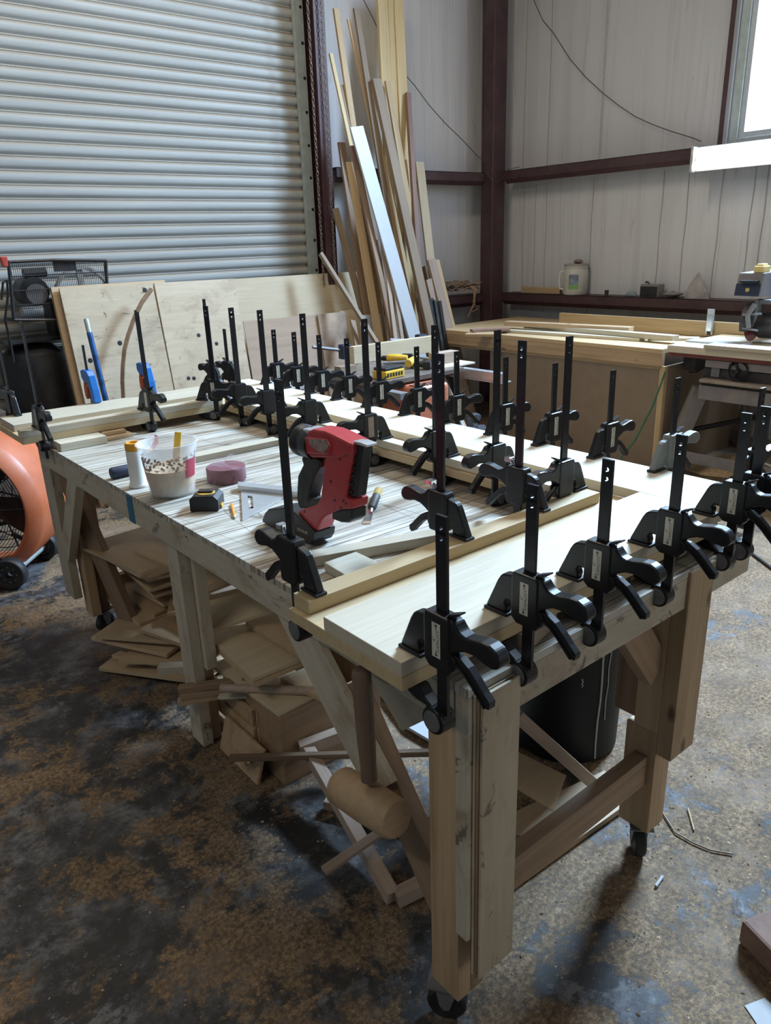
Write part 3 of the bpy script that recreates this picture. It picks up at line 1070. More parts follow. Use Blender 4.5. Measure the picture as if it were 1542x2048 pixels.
# spacers carrying the frame
scrap('spacer_block', (.80, 2.97, TZ + .001), (.98, 3.18, ZB - .001), .0, 'poplar', 'thick pale spacer block under the far end rail, nearest the bench edge')
scrap('spacer_block', (.99, 3.0, TZ + .001), (1.10, 3.18, TZ + .0145), .02, 'ply', 'lower thin plywood spacer beside the thick spacer block')
scrap('spacer_block', (.99, 3.03, TZ + .0155), (1.085, 3.19, ZB - .002), -.03, 'ply', 'upper thin plywood spacer stacked beside the thick spacer block')
scrap('spacer_block', (.94, .79, TZ + .001), (1.06, .93, ZB - .0015), .25, 'pinkish', 'pinkish spacer under the front board near the left corner')
scrap('spacer_block', (1.35, .82, TZ + .001), (1.42, 1.05, ZB - .001), .0, 'pine', 'spacer under the front board, hidden in its shadow')
scrap('spacer_block', (1.70, 2.5, TZ + .001), (1.78, 2.75, ZB - .001), .0, 'pine', 'spacer under the right hand board, hidden in its shadow')
# loose pieces on the bench
a, b_ = on_z(700, 1098, TZ + .03), on_z(1000, 1033, TZ + .03)
# ================================================================ one-handed bar clamps
CQ = 0.885       # model unit to metres


def P2(pts):
    return [(x * CQ, z * CQ) for x, z in pts]


def ribbon(center, hw):
    """Outline of a curved lever from its centre line and half widths."""
    C = [Vector((x, z)) for x, z in center]
    L, Rr = [], []
    for i, p in enumerate(C):
        t = (C[min(i + 1, len(C) - 1)] - C[max(i - 1, 0)]).normalized()
        n_ = Vector((-t.y, t.x))
        h = hw[i] if isinstance(hw, (list, tuple)) else hw
        L.append(p + n_ * h)
        Rr.append(p - n_ * h)
    tip = C[-1] + (C[-1] - C[-2]).normalized() * (hw[-1] if isinstance(hw, (list, tuple)) else hw) * .8
    return [(p.x, p.y) for p in L] + [(tip.x, tip.y)] + [(p.x, p.y) for p in Rr[::-1]]


def clamp_meshes():
    ms = {}
    for key, top in (('bar_short', .287), ('bar_long', .457)):
        m_ = MB()
        m_.holed_plate(.0255 * CQ, -.128 * CQ, top * CQ, [(top - .021) * CQ, (top - .041) * CQ], .0048 * CQ, .0062)
        ms[key] = m_.mesh(key, M['bar_steel'])
    m_ = MB()
    m_.prism(P2([(-.033, .006), (-.030, -.002), (.020, -.002), (.034, .010), (.034, .098), (.030, .108), (-.028, .108), (-.033, .100)]), .029)
    m_.prism(P2([(.030, .097), (.060, .091), (.068, .084), (.075, .073), (.103, .012), (.104, .006), (.052, .006), (.050, .018), (.054, .028), (.049, .036), (.030, .036)]), .019)
    m_.prism(P2([(-.028, .108), (-.040, .106), (-.046, .099), (-.053, .092), (-.066, .0885), (-.085, .092), (-.103, .096), (-.120, .0965), (-.134, .091),
                 (-.143, .080), (-.145, .069), (-.139, .059), (-.128, .055), (-.112, .057), (-.090, .063), (-.066, .0605), (-.048, .052), (-.028, .040)]), .025)
    m_.prism(P2([(-.020, .036), (-.034, .040), (-.046, .030), (-.040, .012), (-.028, .000), (-.010, .004)]), .022)
    ms['jaw_body'] = m_.mesh('jaw_body', M['black_plastic'])
    m_ = MB()
    m_.prism(P2([(.044, 0), (.108, 0), (.106, .007), (.046, .007)]), .027)
    ms['pad'] = m_.mesh('pad', M['pad'])
    m_ = MB()
    m_.prism(P2(ribbon([(-.030, .030), (-.046, .030), (-.064, .021), (-.082, .006), (-.098, -.010), (-.112, -.024)], [.010, .0098, .0093, .0088, .0088, .0105])), .015)
    m_.prism(P2(ribbon([(-.036, .026), (-.060, .016), (-.080, -.001), (-.096, -.017), (-.109, -.030)], [.0025, .0025, .0025, .0025, .0025])), .020)
    ms['trigger'] = m_.mesh('trigger', M['black_plastic'])
    m_ = MB()
    m_.prism(P2([(-.018, .108), (-.022, .113), (-.048, .124), (-.049, .121), (-.030, .110)]), .014)
    ms['release_lever'] = m_.mesh('release_lever', M['black_plastic'])
    # fixed lower jaw: deep one for board overhangs, shallow one where it stands on the bench top
    for key, zc, poly in (
        ('lower_jaw_deep', -.115, [(.014, -.139), (-.010, -.132), (-.015, -.115), (-.013, -.098), (-.002, -.091), (.020, -.089), (.040, -.078), (.052, -.063), (.100, -.063), (.104, -.072), (.094, -.083), (.062, -.094), (.034, -.0945), (.030, -.125)]),
        ('lower_jaw_shallow', -.0735, [(.012, -.096), (-.010, -.092), (-.014, -.076), (-.012, -.060), (.000, -.052), (.018, -.052), (.034, -.062), (.100, -.064), (.104, -.072), (.085, -.090), (.040, -.096)])):
        m_ = MB()
        m_.prism(P2(poly), .024)
        m_.lathe([(.0265 * CQ, -.017), (.0275 * CQ, -.014), (.0275 * CQ, .014), (.0265 * CQ, .017)] if key == 'lower_jaw_deep' else [(.0235 * CQ, -.017), (.0245 * CQ, -.014), (.0245 * CQ, .014), (.0235 * CQ, .017)], 26, T(.012 * CQ, 0, zc * CQ) @ RX(PI / 2))
        ms[key] = m_.mesh(key, M['black_plastic'])
        m_ = MB()
        for s in (-1, 1):
            m_.lathe([((.0215 if key == 'lower_jaw_deep' else .0185) * CQ, 0), ((.0205 if key == 'lower_jaw_deep' else .0175) * CQ, .0012), (.001, .0012)], 24, T(.012 * CQ, s * .017, zc * CQ) @ RX(-s * PI / 2))
        ms[key + '_face'] = m_.mesh('jaw_face', M['disc'])
    # sticker with arrows and lettering, on the clamp's left side (+Y)
    m_ = MB()
    z0, z1 = .024 * CQ, .092 * CQ
    m_.box((-.0105 * CQ, .0146, z0), (.0105 * CQ, .0151, z1))
    base = T(0, .0153, (z0 + z1) / 2) @ RX(PI / 2) @ RY(PI)
    up = base @ RZ(PI / 2)
    text_geo(m_, 'CAPACITY', .0082, up @ T(-.0005, -.0042, 0), 1)
    text_geo(m_, '6"', .0085, up @ T(.001, .0048, 0), 1)
    for s in (-1, 1):
        for (a0, b0, a1, b1) in ((.018, -.0007, .028, .0007),):
            m_.add([up @ Vector((s * a0, b0, 0)), up @ Vector((s * a1, b0, 0)), up @ Vector((s * a1, b1, 0)), up @ Vector((s * a0, b1, 0))], [(0, 1, 2, 3)], 1)
        m_.add([up @ Vector((s * .0285, 0, 0)), up @ Vector((s * .024, .0034, 0)), up @ Vector((s * .024, -.0034, 0))], [(0, 1, 2)], 1)
    ms['sticker'] = m_.mesh('sticker', [M['sticker'], M['ink']], recalc=False)
    m_ = MB()
    m_.tube([(-.020 * CQ, -.0, .108 * CQ), (-.030 * CQ, -.0, .122 * CQ)], .005, 10)
    m_.box((-.046 * CQ, -.009, .118 * CQ), (-.026 * CQ, .009, .130 * CQ))
    ms['wing_screw'] = m_.mesh('wing_screw', M['chrome'])
    return ms


CM = clamp_meshes()


def part(name, me, parent, bevel=0.0, mat=None):
    o = bpy.data.objects.new(name, me)
    COL.objects.link(o)
    o.parent = parent
    if bevel:
        b = o.modifiers.new('bevel', 'BEVEL')
        b.width = bevel
        b.segments = 2
        b.limit_method = 'ANGLE'
        b.angle_limit = rad(28)
    return o


def make_clamp(long_bar=False, deep=True, sticker=True, wing=False):
    r = thing('bar_clamp', 'black one handed bar clamp', 'clamp')
    part('bar', CM['bar_long' if long_bar else 'bar_short'], r)
    b = part('jaw_body', CM['jaw_body'], r, .0035)
    part('pad', CM['pad'], b, .0015)
    if sticker:
        part('sticker', CM['sticker'], b)
    part('trigger', CM['trigger'], r, .003)
    part('release_lever', CM['wing_screw' if wing else 'release_lever'], r, .001)
    k = 'lower_jaw_deep' if deep else 'lower_jaw_shallow'
    j = part('lower_jaw', CM[k], r, .003)
    part('jaw_face', CM[k + '_face'], j)
    return r


PROTO = {}


def clamp(key, x, y, z, rz, label, group, tilt=0.0, **kw):
    if key not in PROTO:
        PROTO[key] = o = make_clamp(**kw)
    else:
        o = copy_tree(PROTO[key])
    o.location = (x, y, z)
    o.rotation_euler = (0, tilt, rz)
    o['label'] = label
    o['group'] = group
    return o


ZC_ = ZT + .0008
gf = 'bar clamps along the front board'
for k, x in enumerate((.711, .917, 1.124, 1.371, 1.638, 1.728)):
    lab = ['front edge clamp nearest the camera, hanging past the left bench corner', 'second front edge clamp from the left, beside the plywood leg panel', 'third front edge clamp from the left, above the black bin',
           'fourth front edge clamp from the left, over the near right leg', 'fifth front edge clamp from the left, at the right bench corner', 'last front edge clamp, furthest right behind the fifth'][k]
    clamp('front', x, .748, ZC_, PI / 2, 'black ' + lab, gf, deep=True, sticker=True)
gr = 'bar clamps along the right outer edge'
ys = (3.215, 3.034, 2.83, 2.623, 2.408, 2.173, 1.955, 1.719, 1.510, 1.295, 1.086, .853)
for k, y in enumerate(ys):
    lab = 'black short bar clamp on the right outer edge, %s from the far end' % ORD[k]
    if k == 8:
        lab = 'black short bar clamp on the right outer edge with yellow paint on its jaw'
    if k == 10:
        lab = 'short bar clamp with a grey jaw arm on the right outer edge'
    o = clamp('front', 1.938, y, ZC_, PI + random.uniform(-.03, .03), lab, gr)
    if k == 10:
        for ch in o.children:
            if ch.name.startswith('jaw_body'):
                ch.data = ch.data.copy()
                ch.data.materials[0] = plain('worn_grey_plastic', (0.20, 0.21, 0.205), .5)
                ch['label'] = 'worn grey jaw body'
gi = 'long bar clamps on the right inner rail'
for k, y in enumerate((2.825, 2.598, 2.302, 1.945, 1.615, 1.372, 1.139)):
    o = clamp('inner', 1.512, y, ZC_ + .001, random.uniform(-.03, .03), 'black long bar clamp on the right inner rail, %s from the far end' % ORD[k], gi, long_bar=True, deep=False, sticker=False)
    if k == 3:
        m_ = MB()
        m_.box((-.013 * CQ, -.0152, .020 * CQ), (.013 * CQ, -.0146, .098 * CQ))
        pl_ = m_.build('sticker', M['pinkish'], o)
gm = 'long bar clamps on the front inner rail'
clamp('wing', .712, 1.178, ZC_ + .001, -PI / 2, 'black long bar clamp with chrome screw at the left end of the narrow front rail', gm, long_bar=True, deep=True, sticker=False, wing=True)
o1 = clamp('wing2', 1.117, 1.178, ZC_ + .001, -PI / 2, 'black long bar clamp with chrome screw at the middle of the narrow front rail', gm, long_bar=True, deep=False, sticker=False, wing=True)
clamp('wing2', 1.385, 1.178, ZC_ + .001, -PI / 2, 'black long bar clamp with chrome screw at the right end of the narrow front rail', gm)
gb = 'long bar clamps on the far end rail'
clamp('back', .757, 3.018, ZC_ + .001, PI / 2, 'black long bar clamp at the left end of the far rail, above the orange fan', gb, long_bar=True, deep=False, sticker=True)
clamp('back', 1.195, 3.018, ZC_ + .001, PI / 2 + .1, 'black long bar clamp mid way along the far rail, in front of the blue one', gb)
clamp('back', 1.496, 3.018, ZC_ + .001, PI / 2 + .55, 'black long bar clamp seen edge on at the right end of the far rail', gb)
go = 'clamps on the outer edge of the far end board'
clamp('back', .766, 3.46, ZC_ + .001, -PI / 2, 'dark bar clamp cut by the left picture edge on the far end board', go)
clamp('back', 1.711, 3.46, ZC_ + .001, -PI / 2, 'black bar clamp on the outer far edge, left one of the pair', go)
clamp('front', 1.803, 3.46, ZC_ + .001, -PI / 2, 'black bar clamp on the outer far edge, right one of the pair', go)


def blue_clamp(x, y, top, label):
    r = thing('bar_clamp', label, 'clamp', (x, y, ZC_), -PI / 2, go)
    m_ = MB()
    m_.holed_plate(.018, -.10, top, [top - .02], .004, .006)
    m_.build('bar', M['bar_steel'], r)
    m_ = MB()
    m_.prism([(-.045, .135), (-.02, .142), (.03, .140), (.055, .12), (.075, .06), (.082, .002), (.045, .002), (.040, .05), (.02, .085), (-.02, .085), (-.045, .105)], .034)
    m_.build('jaw_body', M['blue_plastic'], r, bevel=.004)
    m_ = MB()
    m_.prism([(-.02, .088), (-.008, .06), (-.012, .02), (-.028, .005), (-.044, .018), (-.046, .055), (-.038, .085)], .026)
    m_.build('trigger', M['orange_plastic'], r, bevel=.004)
    m_ = MB()
    m_.prism([(-.014, -.10), (.02, -.10), (.082, -.056), (.082, -.048), (.04, -.048), (.0, -.07), (-.014, -.07)], .026)
    m_.build('lower_jaw', M['blue_plastic'], r, bevel=.003)
    return r


blue_clamp(1.104, 3.462, .25, 'blue bar clamp with orange trigger on the far end board, beside the blue pole')
blue_clamp(1.365, 3.462, .38, 'blue bar clamp with orange trigger behind the mid far rail clamp')
# ================================================================ loose things on the bench top
def loose(name, pts, z0, h, mat, label, cat='offcut'):
    """A flat piece with a four-cornered outline (x, y) lying at height z0."""
    c = sum((Vector((p[0], p[1], 0)) for p in pts), Vector()) / len(pts)
    m_ = MB()
    n_ = len(pts)
    a = sum(pts[i][0] * pts[(i + 1) % n_][1] - pts[(i + 1) % n_][0] * pts[i][1] for i in range(n_))
    if a < 0:
        pts = pts[::-1]
    vs = [(p[0] - c.x, p[1] - c.y, 0) for p in pts] + [(p[0] - c.x, p[1] - c.y, h) for p in pts]
    m_.add(vs, [tuple(range(n_ - 1, -1, -1)), tuple(range(n_, 2 * n_))] + [(i, (i + 1) % n_, n_ + (i + 1) % n_, n_ + i) for i in range(n_)])
    return tag(m_.build(name, M[mat], None, T(c.x, c.y, z0), .0012), label, cat)


def lie(name, a, b_, w, h, z0, mat, label, cat='offcut'):
    A, B = Vector((a[0], a[1], z0 + h / 2)), Vector((b_[0], b_[1], z0 + h / 2))
    return tag(board(name, A, B, w, h, M[mat]), label, cat)


lie('wood_strip', (.86, 1.405), (1.44, 1.215), .045, .026, TZ + .001, 'poplar', 'pale wooden strip lying across the bench just behind the front rail')
loose('wood_block', [(.892, 1.338), (.985, 1.338), (.985, 1.145), (.880, 1.145)], TZ + .001, .022, 'poplar', 'square pale block pushed under the front rail near its left end')
lie('wood_strip', (.93, 2.47), (1.455, 2.452), .060, .022, TZ + .001, 'poplar', 'pale strip lying behind the bucket and the abrasive discs')
# glue bottle
o = thing('glue_bottle', 'slim white bottle with an orange cap beside the plastic bucket', 'bottle', (.842, 2.315, TZ + .001))
m_ = MB()
m_.lathe([(.001, 0), (.030, 0), (.031, .006), (.026, .014), (.0255, .118), (.022, .128)], 24)
m_.build('bottle_body', M['white_plastic'], o, smooth=True)
m_ = MB()
m_.lathe([(.024, .120), (.026, .122), (.026, .141), (.023, .146), (.017, .146), (.016, .140), (.001, .140)], 24)
m_.build('cap', M['orange_cap'], o, smooth=True)
# roller handle
m_ = MB()
p0, p1 = Vector((.806, 2.455, TZ + .021)), Vector((.900, 2.46, TZ + .021))
m_.tube([p0 - Vector((.002, 0, 0)), p0 + Vector((.004, 0, 0)), p0.lerp(p1, .5), p1], [.017, .020, .019, .018], 18)
m_.tube([p1, p1 + Vector((.03, 0, 0))], .006, 8)
tag(m_.build('tool_handle', M['navy'], smooth=True), 'dark blue rubber handle lying behind the glue bottle', 'handle')
# bucket
bk = thing('plastic_bucket', 'translucent plastic bucket half full of sawdust and glue', 'bucket', (.893, 2.165, TZ + .001))
m_ = MB()
rb, rt, hb = .068, .090, .165
m_.lathe([(.001, 0), (rb - .004, 0), (rb, .004), (rt - .006, hb - .030), (rt - .003, hb - .028), (rt, hb - .004), (rt + .004, hb - .003), (rt + .004, hb), (rt - .001, hb), (rt - .009, hb - .032), (rb - .002, .006), (.001, .003)], 40)
m_.build('bucket_wall', M['bucket'], bk, smooth=True)
m_ = MB()
m_.lathe([(.001, .004), (rb - .003, .007), (rb + .010, .085), (.050, .090), (.025, .093), (.001, .092)], 32)
m_.build('sawdust_fill', plain('sawdust_in_bucket', (0.72, 0.52, 0.32), .9, 0, .35, 60, .4), bk, smooth=True)
m_ = MB()
for k in range(230):
    a = random.uniform(PI * .75, PI * 1.9)
    z = random.uniform(.088, .130)
    r = rb + (rt - .006 - rb) * z / (hb - .03) - .0022
    s_ = random.uniform(.0010, .0034)
    m_.box((-s_, -s_ * .4, -s_), (s_, s_ * .4, s_), T(r * math.cos(a), r * math.sin(a), z) @ RZ(a + PI / 2))
o = m_.build('sawdust_specks', plain('brown_specks', (.22, .11, .05), .9), bk)
tag(o, kind='stuff')
m_ = MB()
seg = 10
vs = []
for zz in (.118, .060, .03):
    for k in range(seg + 1):
        a = -1.35 + k * .06
        r = rb + (rt - .006 - rb) * zz / (hb - .03) + .0012
        vs.append((r * math.cos(a), r * math.sin(a), zz))
for row in range(1):
    for k in range(seg):
        m_.add([vs[row * (seg + 1) + k], vs[row * (seg + 1) + k + 1], vs[(row + 1) * (seg + 1) + k + 1], vs[(row + 1) * (seg + 1) + k]], [(0, 1, 2, 3)])
m_.build('bucket_label', plain('red_print', (.42, .05, .08), .5), bk)
m_ = MB()
m_.box((-.010, -.002, -.06), (.010, .002, .06))
tag(m_.build('paint_stick', M['yellow_tool'], None, T(.930, 2.185, TZ + .125) @ RY(.22) @ RZ(-.6)), 'small yellow stirring stick poking out of the bucket', 'stick')
# abrasive discs in film
ds = thing('abrasive_disc_pack', 'pack of pink sanding discs in clear plastic film', 'disc pack', (1.082, 2.165, TZ + .001))
m_ = MB()
m_.lathe([(.010, .001), (.062, .001), (.064, .004), (.064, .044), (.062, .048), (.010, .048)], 36)
m_.build('disc_stack', M['pink_disc'], ds, smooth=True)
m_ = MB()
prof_ = []
for k in range(36):
    pass
n_ = 40
vs = []
for i, (r, z) in enumerate(((.066, .001), (.068, .02), (.068, .045), (.070, .056), (.040, .060), (.004, .056))):
    for k in range(n_):
        a = 2 * PI * k / n_
        rr = r * (1 + .05 * math.sin(5 * a + i) + .04 * math.sin(11 * a - 2 * i))
        zz = z + (.012 * math.sin(2 * a + .5) if i >= 3 else 0) + (.004 * math.sin(9 * a) if i >= 2 else 0)
        vs.append((rr * math.cos(a), rr * math.sin(a), zz))
m_.add(vs, [(i * n_ + k, i * n_ + (k + 1) % n_, (i + 1) * n_ + (k + 1) % n_, (i + 1) * n_ + k) for i in range(5) for k in range(n_)])
m_.build('plastic_film', M['film'], ds, smooth=True)
# tape measure
tm = thing('tape_measure', 'black and yellow tape measure near the left bench edge', 'tape measure', (.905, 1.955, TZ + .001), -.72)
m_ = MB()
m_.prism([(-.042, .002), (-.040, 0), (.040, 0), (.042, .004), (.042, .034), (.030, .046), (-.026, .046), (-.042, .036)], .072)
m_.build('case', M['black'], tm, bevel=.006, seg=3)
m_ = MB()
m_.lathe([(.027, .0465), (.026, .0485), (.001, .0485)], 26)
m_.build('face_disc', M['yellow_tool'], tm)
m_ = MB()
m_.box((-.022, -.012, .0475), (.022, .012, .055))
m_.build('belt_clip', M['black'], tm, None, .003)
m_ = MB()
m_.box((.042, -.012, .002), (.046, .012, .012))
m_.build('end_hook', M['yellow_tool'], tm)
# pencil
pa, pb_ = on_z(463, 1008, TZ + .004), on_z(470, 1037, TZ + .004)
pe = thing('carpenter_pencil', 'short orange pencil stub between tape measure and speed square', 'pencil', (pa + pb_) / 2, math.atan2(pb_.y - pa.y, pb_.x - pa.x))
L = (pb_ - pa).length
m_ = MB()
m_.tube([(-L / 2, 0, 0), (L / 2 - .02, 0, 0)], .0040, 6)
m_.build('shaft', M['pencil'], pe)
m_ = MB()
m_.tube([(L / 2 - .02, 0, 0), (L / 2 - .006, 0, 0)], [.0040, .0018], 6)
m_.build('sharpened_end', M['poplar'], pe)
m_ = MB()
m_.tube([(L / 2 - .006, 0, 0), (L / 2, 0, 0)], [.0018, .0004], 6)
m_.build('lead', M['ink'], pe)
# speed square: triangular plate with slots and a raised fence
sqa = Vector((1.040, 2.020, 0))
A_ = on_z(482, 982, TZ + .004)
B_ = on_z(485, 1040, TZ + .004)
C_ = on_z(575, 992, TZ + .004)
ux = (C_ - A_).normalized()
sq = thing('speed_square', 'silver triangular speed square lying beside the nail gun', 'square', (A_.x, A_.y, TZ + .001))
m_ = MB()


def tri_plate(m_, pts_out, holes, h):
    """Plate with convex slots cut by splitting into strips."""
    bm = bmesh.new()
    vs = [bm.verts.new((p[0], p[1], 0)) for p in pts_out]
    bm.faces.new(vs)
    return bm


P0 = Vector((0, 0))
P1 = Vector((B_.x - A_.x, B_.y - A_.y))
P2_ = Vector((C_.x - A_.x, C_.y - A_.y))


def bary(u, v):
    q = P0 + (P1 - P0) * u + (P2_ - P0) * v
    return (q.x, q.y)


def flat(m_, pts, z0, h):
    n_ = len(pts)
    a = sum(pts[i][0] * pts[(i + 1) % n_][1] - pts[(i + 1) % n_][0] * pts[i][1] for i in range(n_))
    if a < 0:
        pts = pts[::-1]
    m_.add([(p[0], p[1], z0) for p in pts] + [(p[0], p[1], z0 + h) for p in pts],
           [tuple(range(n_ - 1, -1, -1)), tuple(range(n_, 2 * n_))] + [(i, (i + 1) % n_, n_ + (i + 1) % n_, n_ + i) for i in range(n_)])


# blade built of bars around the two slots
flat(m_, [bary(0, 0), bary(1, 0), bary(.86, .14), bary(0, .14)], 0, .005)
flat(m_, [bary(0, .14), bary(.16, .14), bary(.16, .84), bary(0, 1)], 0, .005)
flat(m_, [bary(.86, .14), bary(.62, .14), bary(.16, .62), bary(.16, .84)], 0, .005)
flat(m_, [bary(.16, .24), bary(.52, .24), bary(.16, .62)], 0, .005)
flat(m_, [bary(.62, .14), bary(.60, .24), bary(.52, .24)], 0, .005)
m_.build('blade', M['alu'], sq, bevel=.0006)
m_ = MB()
e0, e1 = bary(-.02, -.06), bary(-.02, 1.45)
flat(m_, [bary(0, -.06), bary(0, 1.45), bary(-.16, 1.45), bary(-.16, -.06)], -.0005, .021)
m_.build('fence', M['alu'], sq, bevel=.001)
# chisel
c0, c1 = on_z(733, 1046, TZ + .004), on_z(757, 984, TZ + .012)
ch = thing('chisel', 'short chisel with bright blade and dark handle lying mid bench', 'chisel', (c0.x, c0.y, TZ + .001), math.atan2(c1.y - c0.y, c1.x - c0.x))
L = (Vector((c1.x, c1.y)) - Vector((c0.x, c0.y))).length
m_ = MB()
m_.add([(0, -.011, .0005), (0, .011, .0005), (.075, .010, .002), (.075, -.010, .002), (.014, -.011, .004), (.014, .011, .004), (.075, .008, .009), (.075, -.008, .009)],
       [(0, 1, 2, 3)[::-1], (4, 7, 6, 5)[::-1], (0, 3, 7, 4)[::-1], (1, 5, 6, 2)[::-1], (0, 4, 5, 1)[::-1], (3, 2, 6, 7)[::-1]])
m_.tube([(.07, 0, .0075), (.10, 0, .011)], [.006, .007], 10)
m_.build('blade', M['chrome'], ch)
m_ = MB()
m_.tube([(.095, 0, .011), (.105, 0, .012), (L * .75, 0, .013), (L - .004, 0, .013), (L, 0, .013)], [.009, .013, .012, .013, .010], 16)
m_.build('handle', M['rubber_grip'], ch, smooth=True)
m_ = MB()
m_.tube([(L * .80, 0, .013), (L + .003, 0, .013)], [.0126, .0135], 16)
m_.build('striking_cap', plain('amber_acetate', (.45, .33, .12), .2), ch, smooth=True)
# small red trimmer thing behind the bucket
rc = thing('spring_clip', 'small red and yellow spring clip behind the bucket', 'clip', (1.06, 2.70, TZ + .001), .6)
m_ = MB()
m_.tube([(-.02, 0, .008), (.02, 0, .03), (.03, .0, .055)], [.008, .009, .006], 10)
m_.build('handle', plain('red_rubber', (.40, .02, .03), .4), rc, smooth=True)
m_ = MB()
m_.tube([(-.055, 0, .006), (-.02, 0, .008)], [.006, .010], 10)
m_.build('jaw', M['orange_cap'], rc, smooth=True)
m_ = MB()
m_.tube([(.03, 0, .055), (.015, .012, .062), (-.01, .012, .05), (-.02, 0, .03)], .0018, 6)
m_.build('wire_loop', plain('pink_wire', (.55, .2, .22), .4), rc, smooth=True)

# ---------------------------------------------------------------- red brad nailer standing on its battery
GXP = 0.950
ng = thing('nail_gun', 'red and black cordless brad nailer standing on its battery', 'nail gun', (.985, 1.507, TZ + .001), -PI / 2)


def gp(cx, cy):
    p = on_x(520 + cx / 7.009, 840 + cy / 7.009, GXP)
    return (1.507 - p.y, p.z - TZ - .001)


def gpoly(pts):
    return [gp(*p) for p in pts]


m_ = MB()
m_.prism(gpoly([(590, 250), (640, 160), (700, 135), (860, 160), (1020, 230), (1240, 345), (1245, 500), (1010, 560), (850, 545), (690, 540), (590, 470)]), .058)
m_.prism(gpoly([(620, 235), (930, 268), (985, 370), (960, 505), (610, 480), (600, 330)]), .070)
m_.build('housing', M['red_tool'], ng, bevel=.006, seg=3)
m_ = MB()
m_.prism(gpoly([(860, 560), (1000, 310), (1085, 310), (1240, 345), (1225, 560), (1180, 800), (1140, 1120), (1250, 1130), (1240, 1270), (1050, 1280), (860, 1370), (800, 1440), (750, 1575), (480, 1440), (490, 1285), (740, 1195), (795, 1100), (830, 800)]), .050)
m_.build('magazine_housing', M['red_tool'], ng, bevel=.006, seg=3)
m_ = MB()
m_.prism(gpoly([(500, 540), (700, 550), (765, 600), (760, 690), (690, 800), (640, 950), (605, 1100), (610, 1140), (770, 1115), (785, 1180), (730, 1260), (480, 1260), (440, 1120), (455, 800), (530, 640)]), .040)
m_.build('grip', M['rubber_grip'], ng, bevel=.009, seg=3)
m_ = MB()
m_.prism(gpoly([(765, 570), (785, 575), (775, 690), (730, 705)]), .016)
m_.build('trigger', M['orange_plastic'], ng, bevel=.002)
s0, z0_ = gp(400, 320)
s1, z1_ = gp(600, 350)
rr = abs(gp(480, 105)[1] - gp(480, 545)[1]) / 2
m_ = MB()
mx_ = T(s0, 0, (z0_ + z1_) / 2) @ RY(PI / 2)
dl = s1 - s0 + .012
m_.lathe([(.001, 0), (rr * .80, 0), (rr * .86, .004), (rr, .010), (rr, dl * .35), (rr * .93, dl * .42), (rr * .93, dl * .55), (rr * .98, dl * .6), (rr * .98, dl)], 32, mx_)
m_.build('motor_cap', M['black'], ng, smooth=True)
m_ = MB()
text_geo(m_, 'FUEL', .018, T(s0 - .0006, 0, (z0_ + z1_) / 2 + .004) @ RZ(-PI / 2) @ RX(PI / 2))
m_.build('cap_lettering', M['sticker'], ng)
m_ = MB()
m_.prism(gpoly([(530, 130), (640, 150), (780, 190), (840, 245), (620, 225), (570, 190)]), .050)
m_.build('collar', M['alu'], ng, bevel=.004)
m_ = MB()
m_.prism(gpoly([(690, 262), (925, 272), (970, 370), (905, 465), (820, 440), (690, 330)]), -.0352, t0=-.0362)
m_.build('name_plate', plain('worn_foil_plate', (.50, .36, .32), .25, .7, .4, 90), ng)
m_ = MB()
m_.prism(gpoly([(1100, 380), (1190, 388), (1185, 510), (1095, 500)]), -.0250, t0=-.0285)
m_.build('depth_button', M['grey_plastic'], ng)
m_ = MB()
m_.prism(gpoly([(1235, 380), (1345, 395), (1262, 1112), (1150, 1112), (1195, 700)]), .026)
for k in range(5):
    m_.prism(gpoly([(1200 - k * 12, 560 + k * 115), (1250 - k * 12, 560 + k * 115), (1245 - k * 12, 600 + k * 115), (1195 - k * 12, 600 + k * 115)]), .034)
m_.build('magazine', M['black'], ng, bevel=.002)
m_ = MB()
m_.prism(gpoly([(1180, 318), (1300, 335), (1402, 375), (1385, 408), (1250, 372)]), .030)
m_.build('nose', M['alu'], ng, bevel=.002)
m_ = MB()
m_.prism(gpoly([(55, 1310), (110, 1250), (330, 1230), (480, 1300), (750, 1580), (740, 1680), (700, 1748), (630, 1730), (30, 1440), (20, 1400)]), .068)
bt = m_.build('battery', M['black'], ng, bevel=.006, seg=3)
sx, sz = gp(590, 1560)
ex, ez = gp(680, 1600)
m_ = MB()
text_geo(m_, 'LITHIUM', .013, T(sx, -.0346, sz) @ RY(math.atan2(-(ez - sz), ex - sx)) @ RX(PI / 2))
m_.build('battery_lettering', M['sticker'], bt)
m_ = MB()
m_.prism(gpoly([(940, 1320), (1000, 1285), (1232, 1270), (1228, 1420), (1170, 1465), (1070, 1460), (940, 1410)]), .044)
m_.build('magazine_latch', M['black'], ng, bevel=.005)
m_ = MB()
for c in ((1070, 565), (945, 875), (1120, 1150), (1000, 1140), (1085, 1245), (1158, 1185), (578, 1298)):
    s_, z_ = gp(*c)
    m_.lathe([(.0035, 0), (.0028, .0012), (.001, .0012)], 10, T(s_, -.0251, z_) @ RX(PI / 2))
m_.build('screws', M['black'], ng)
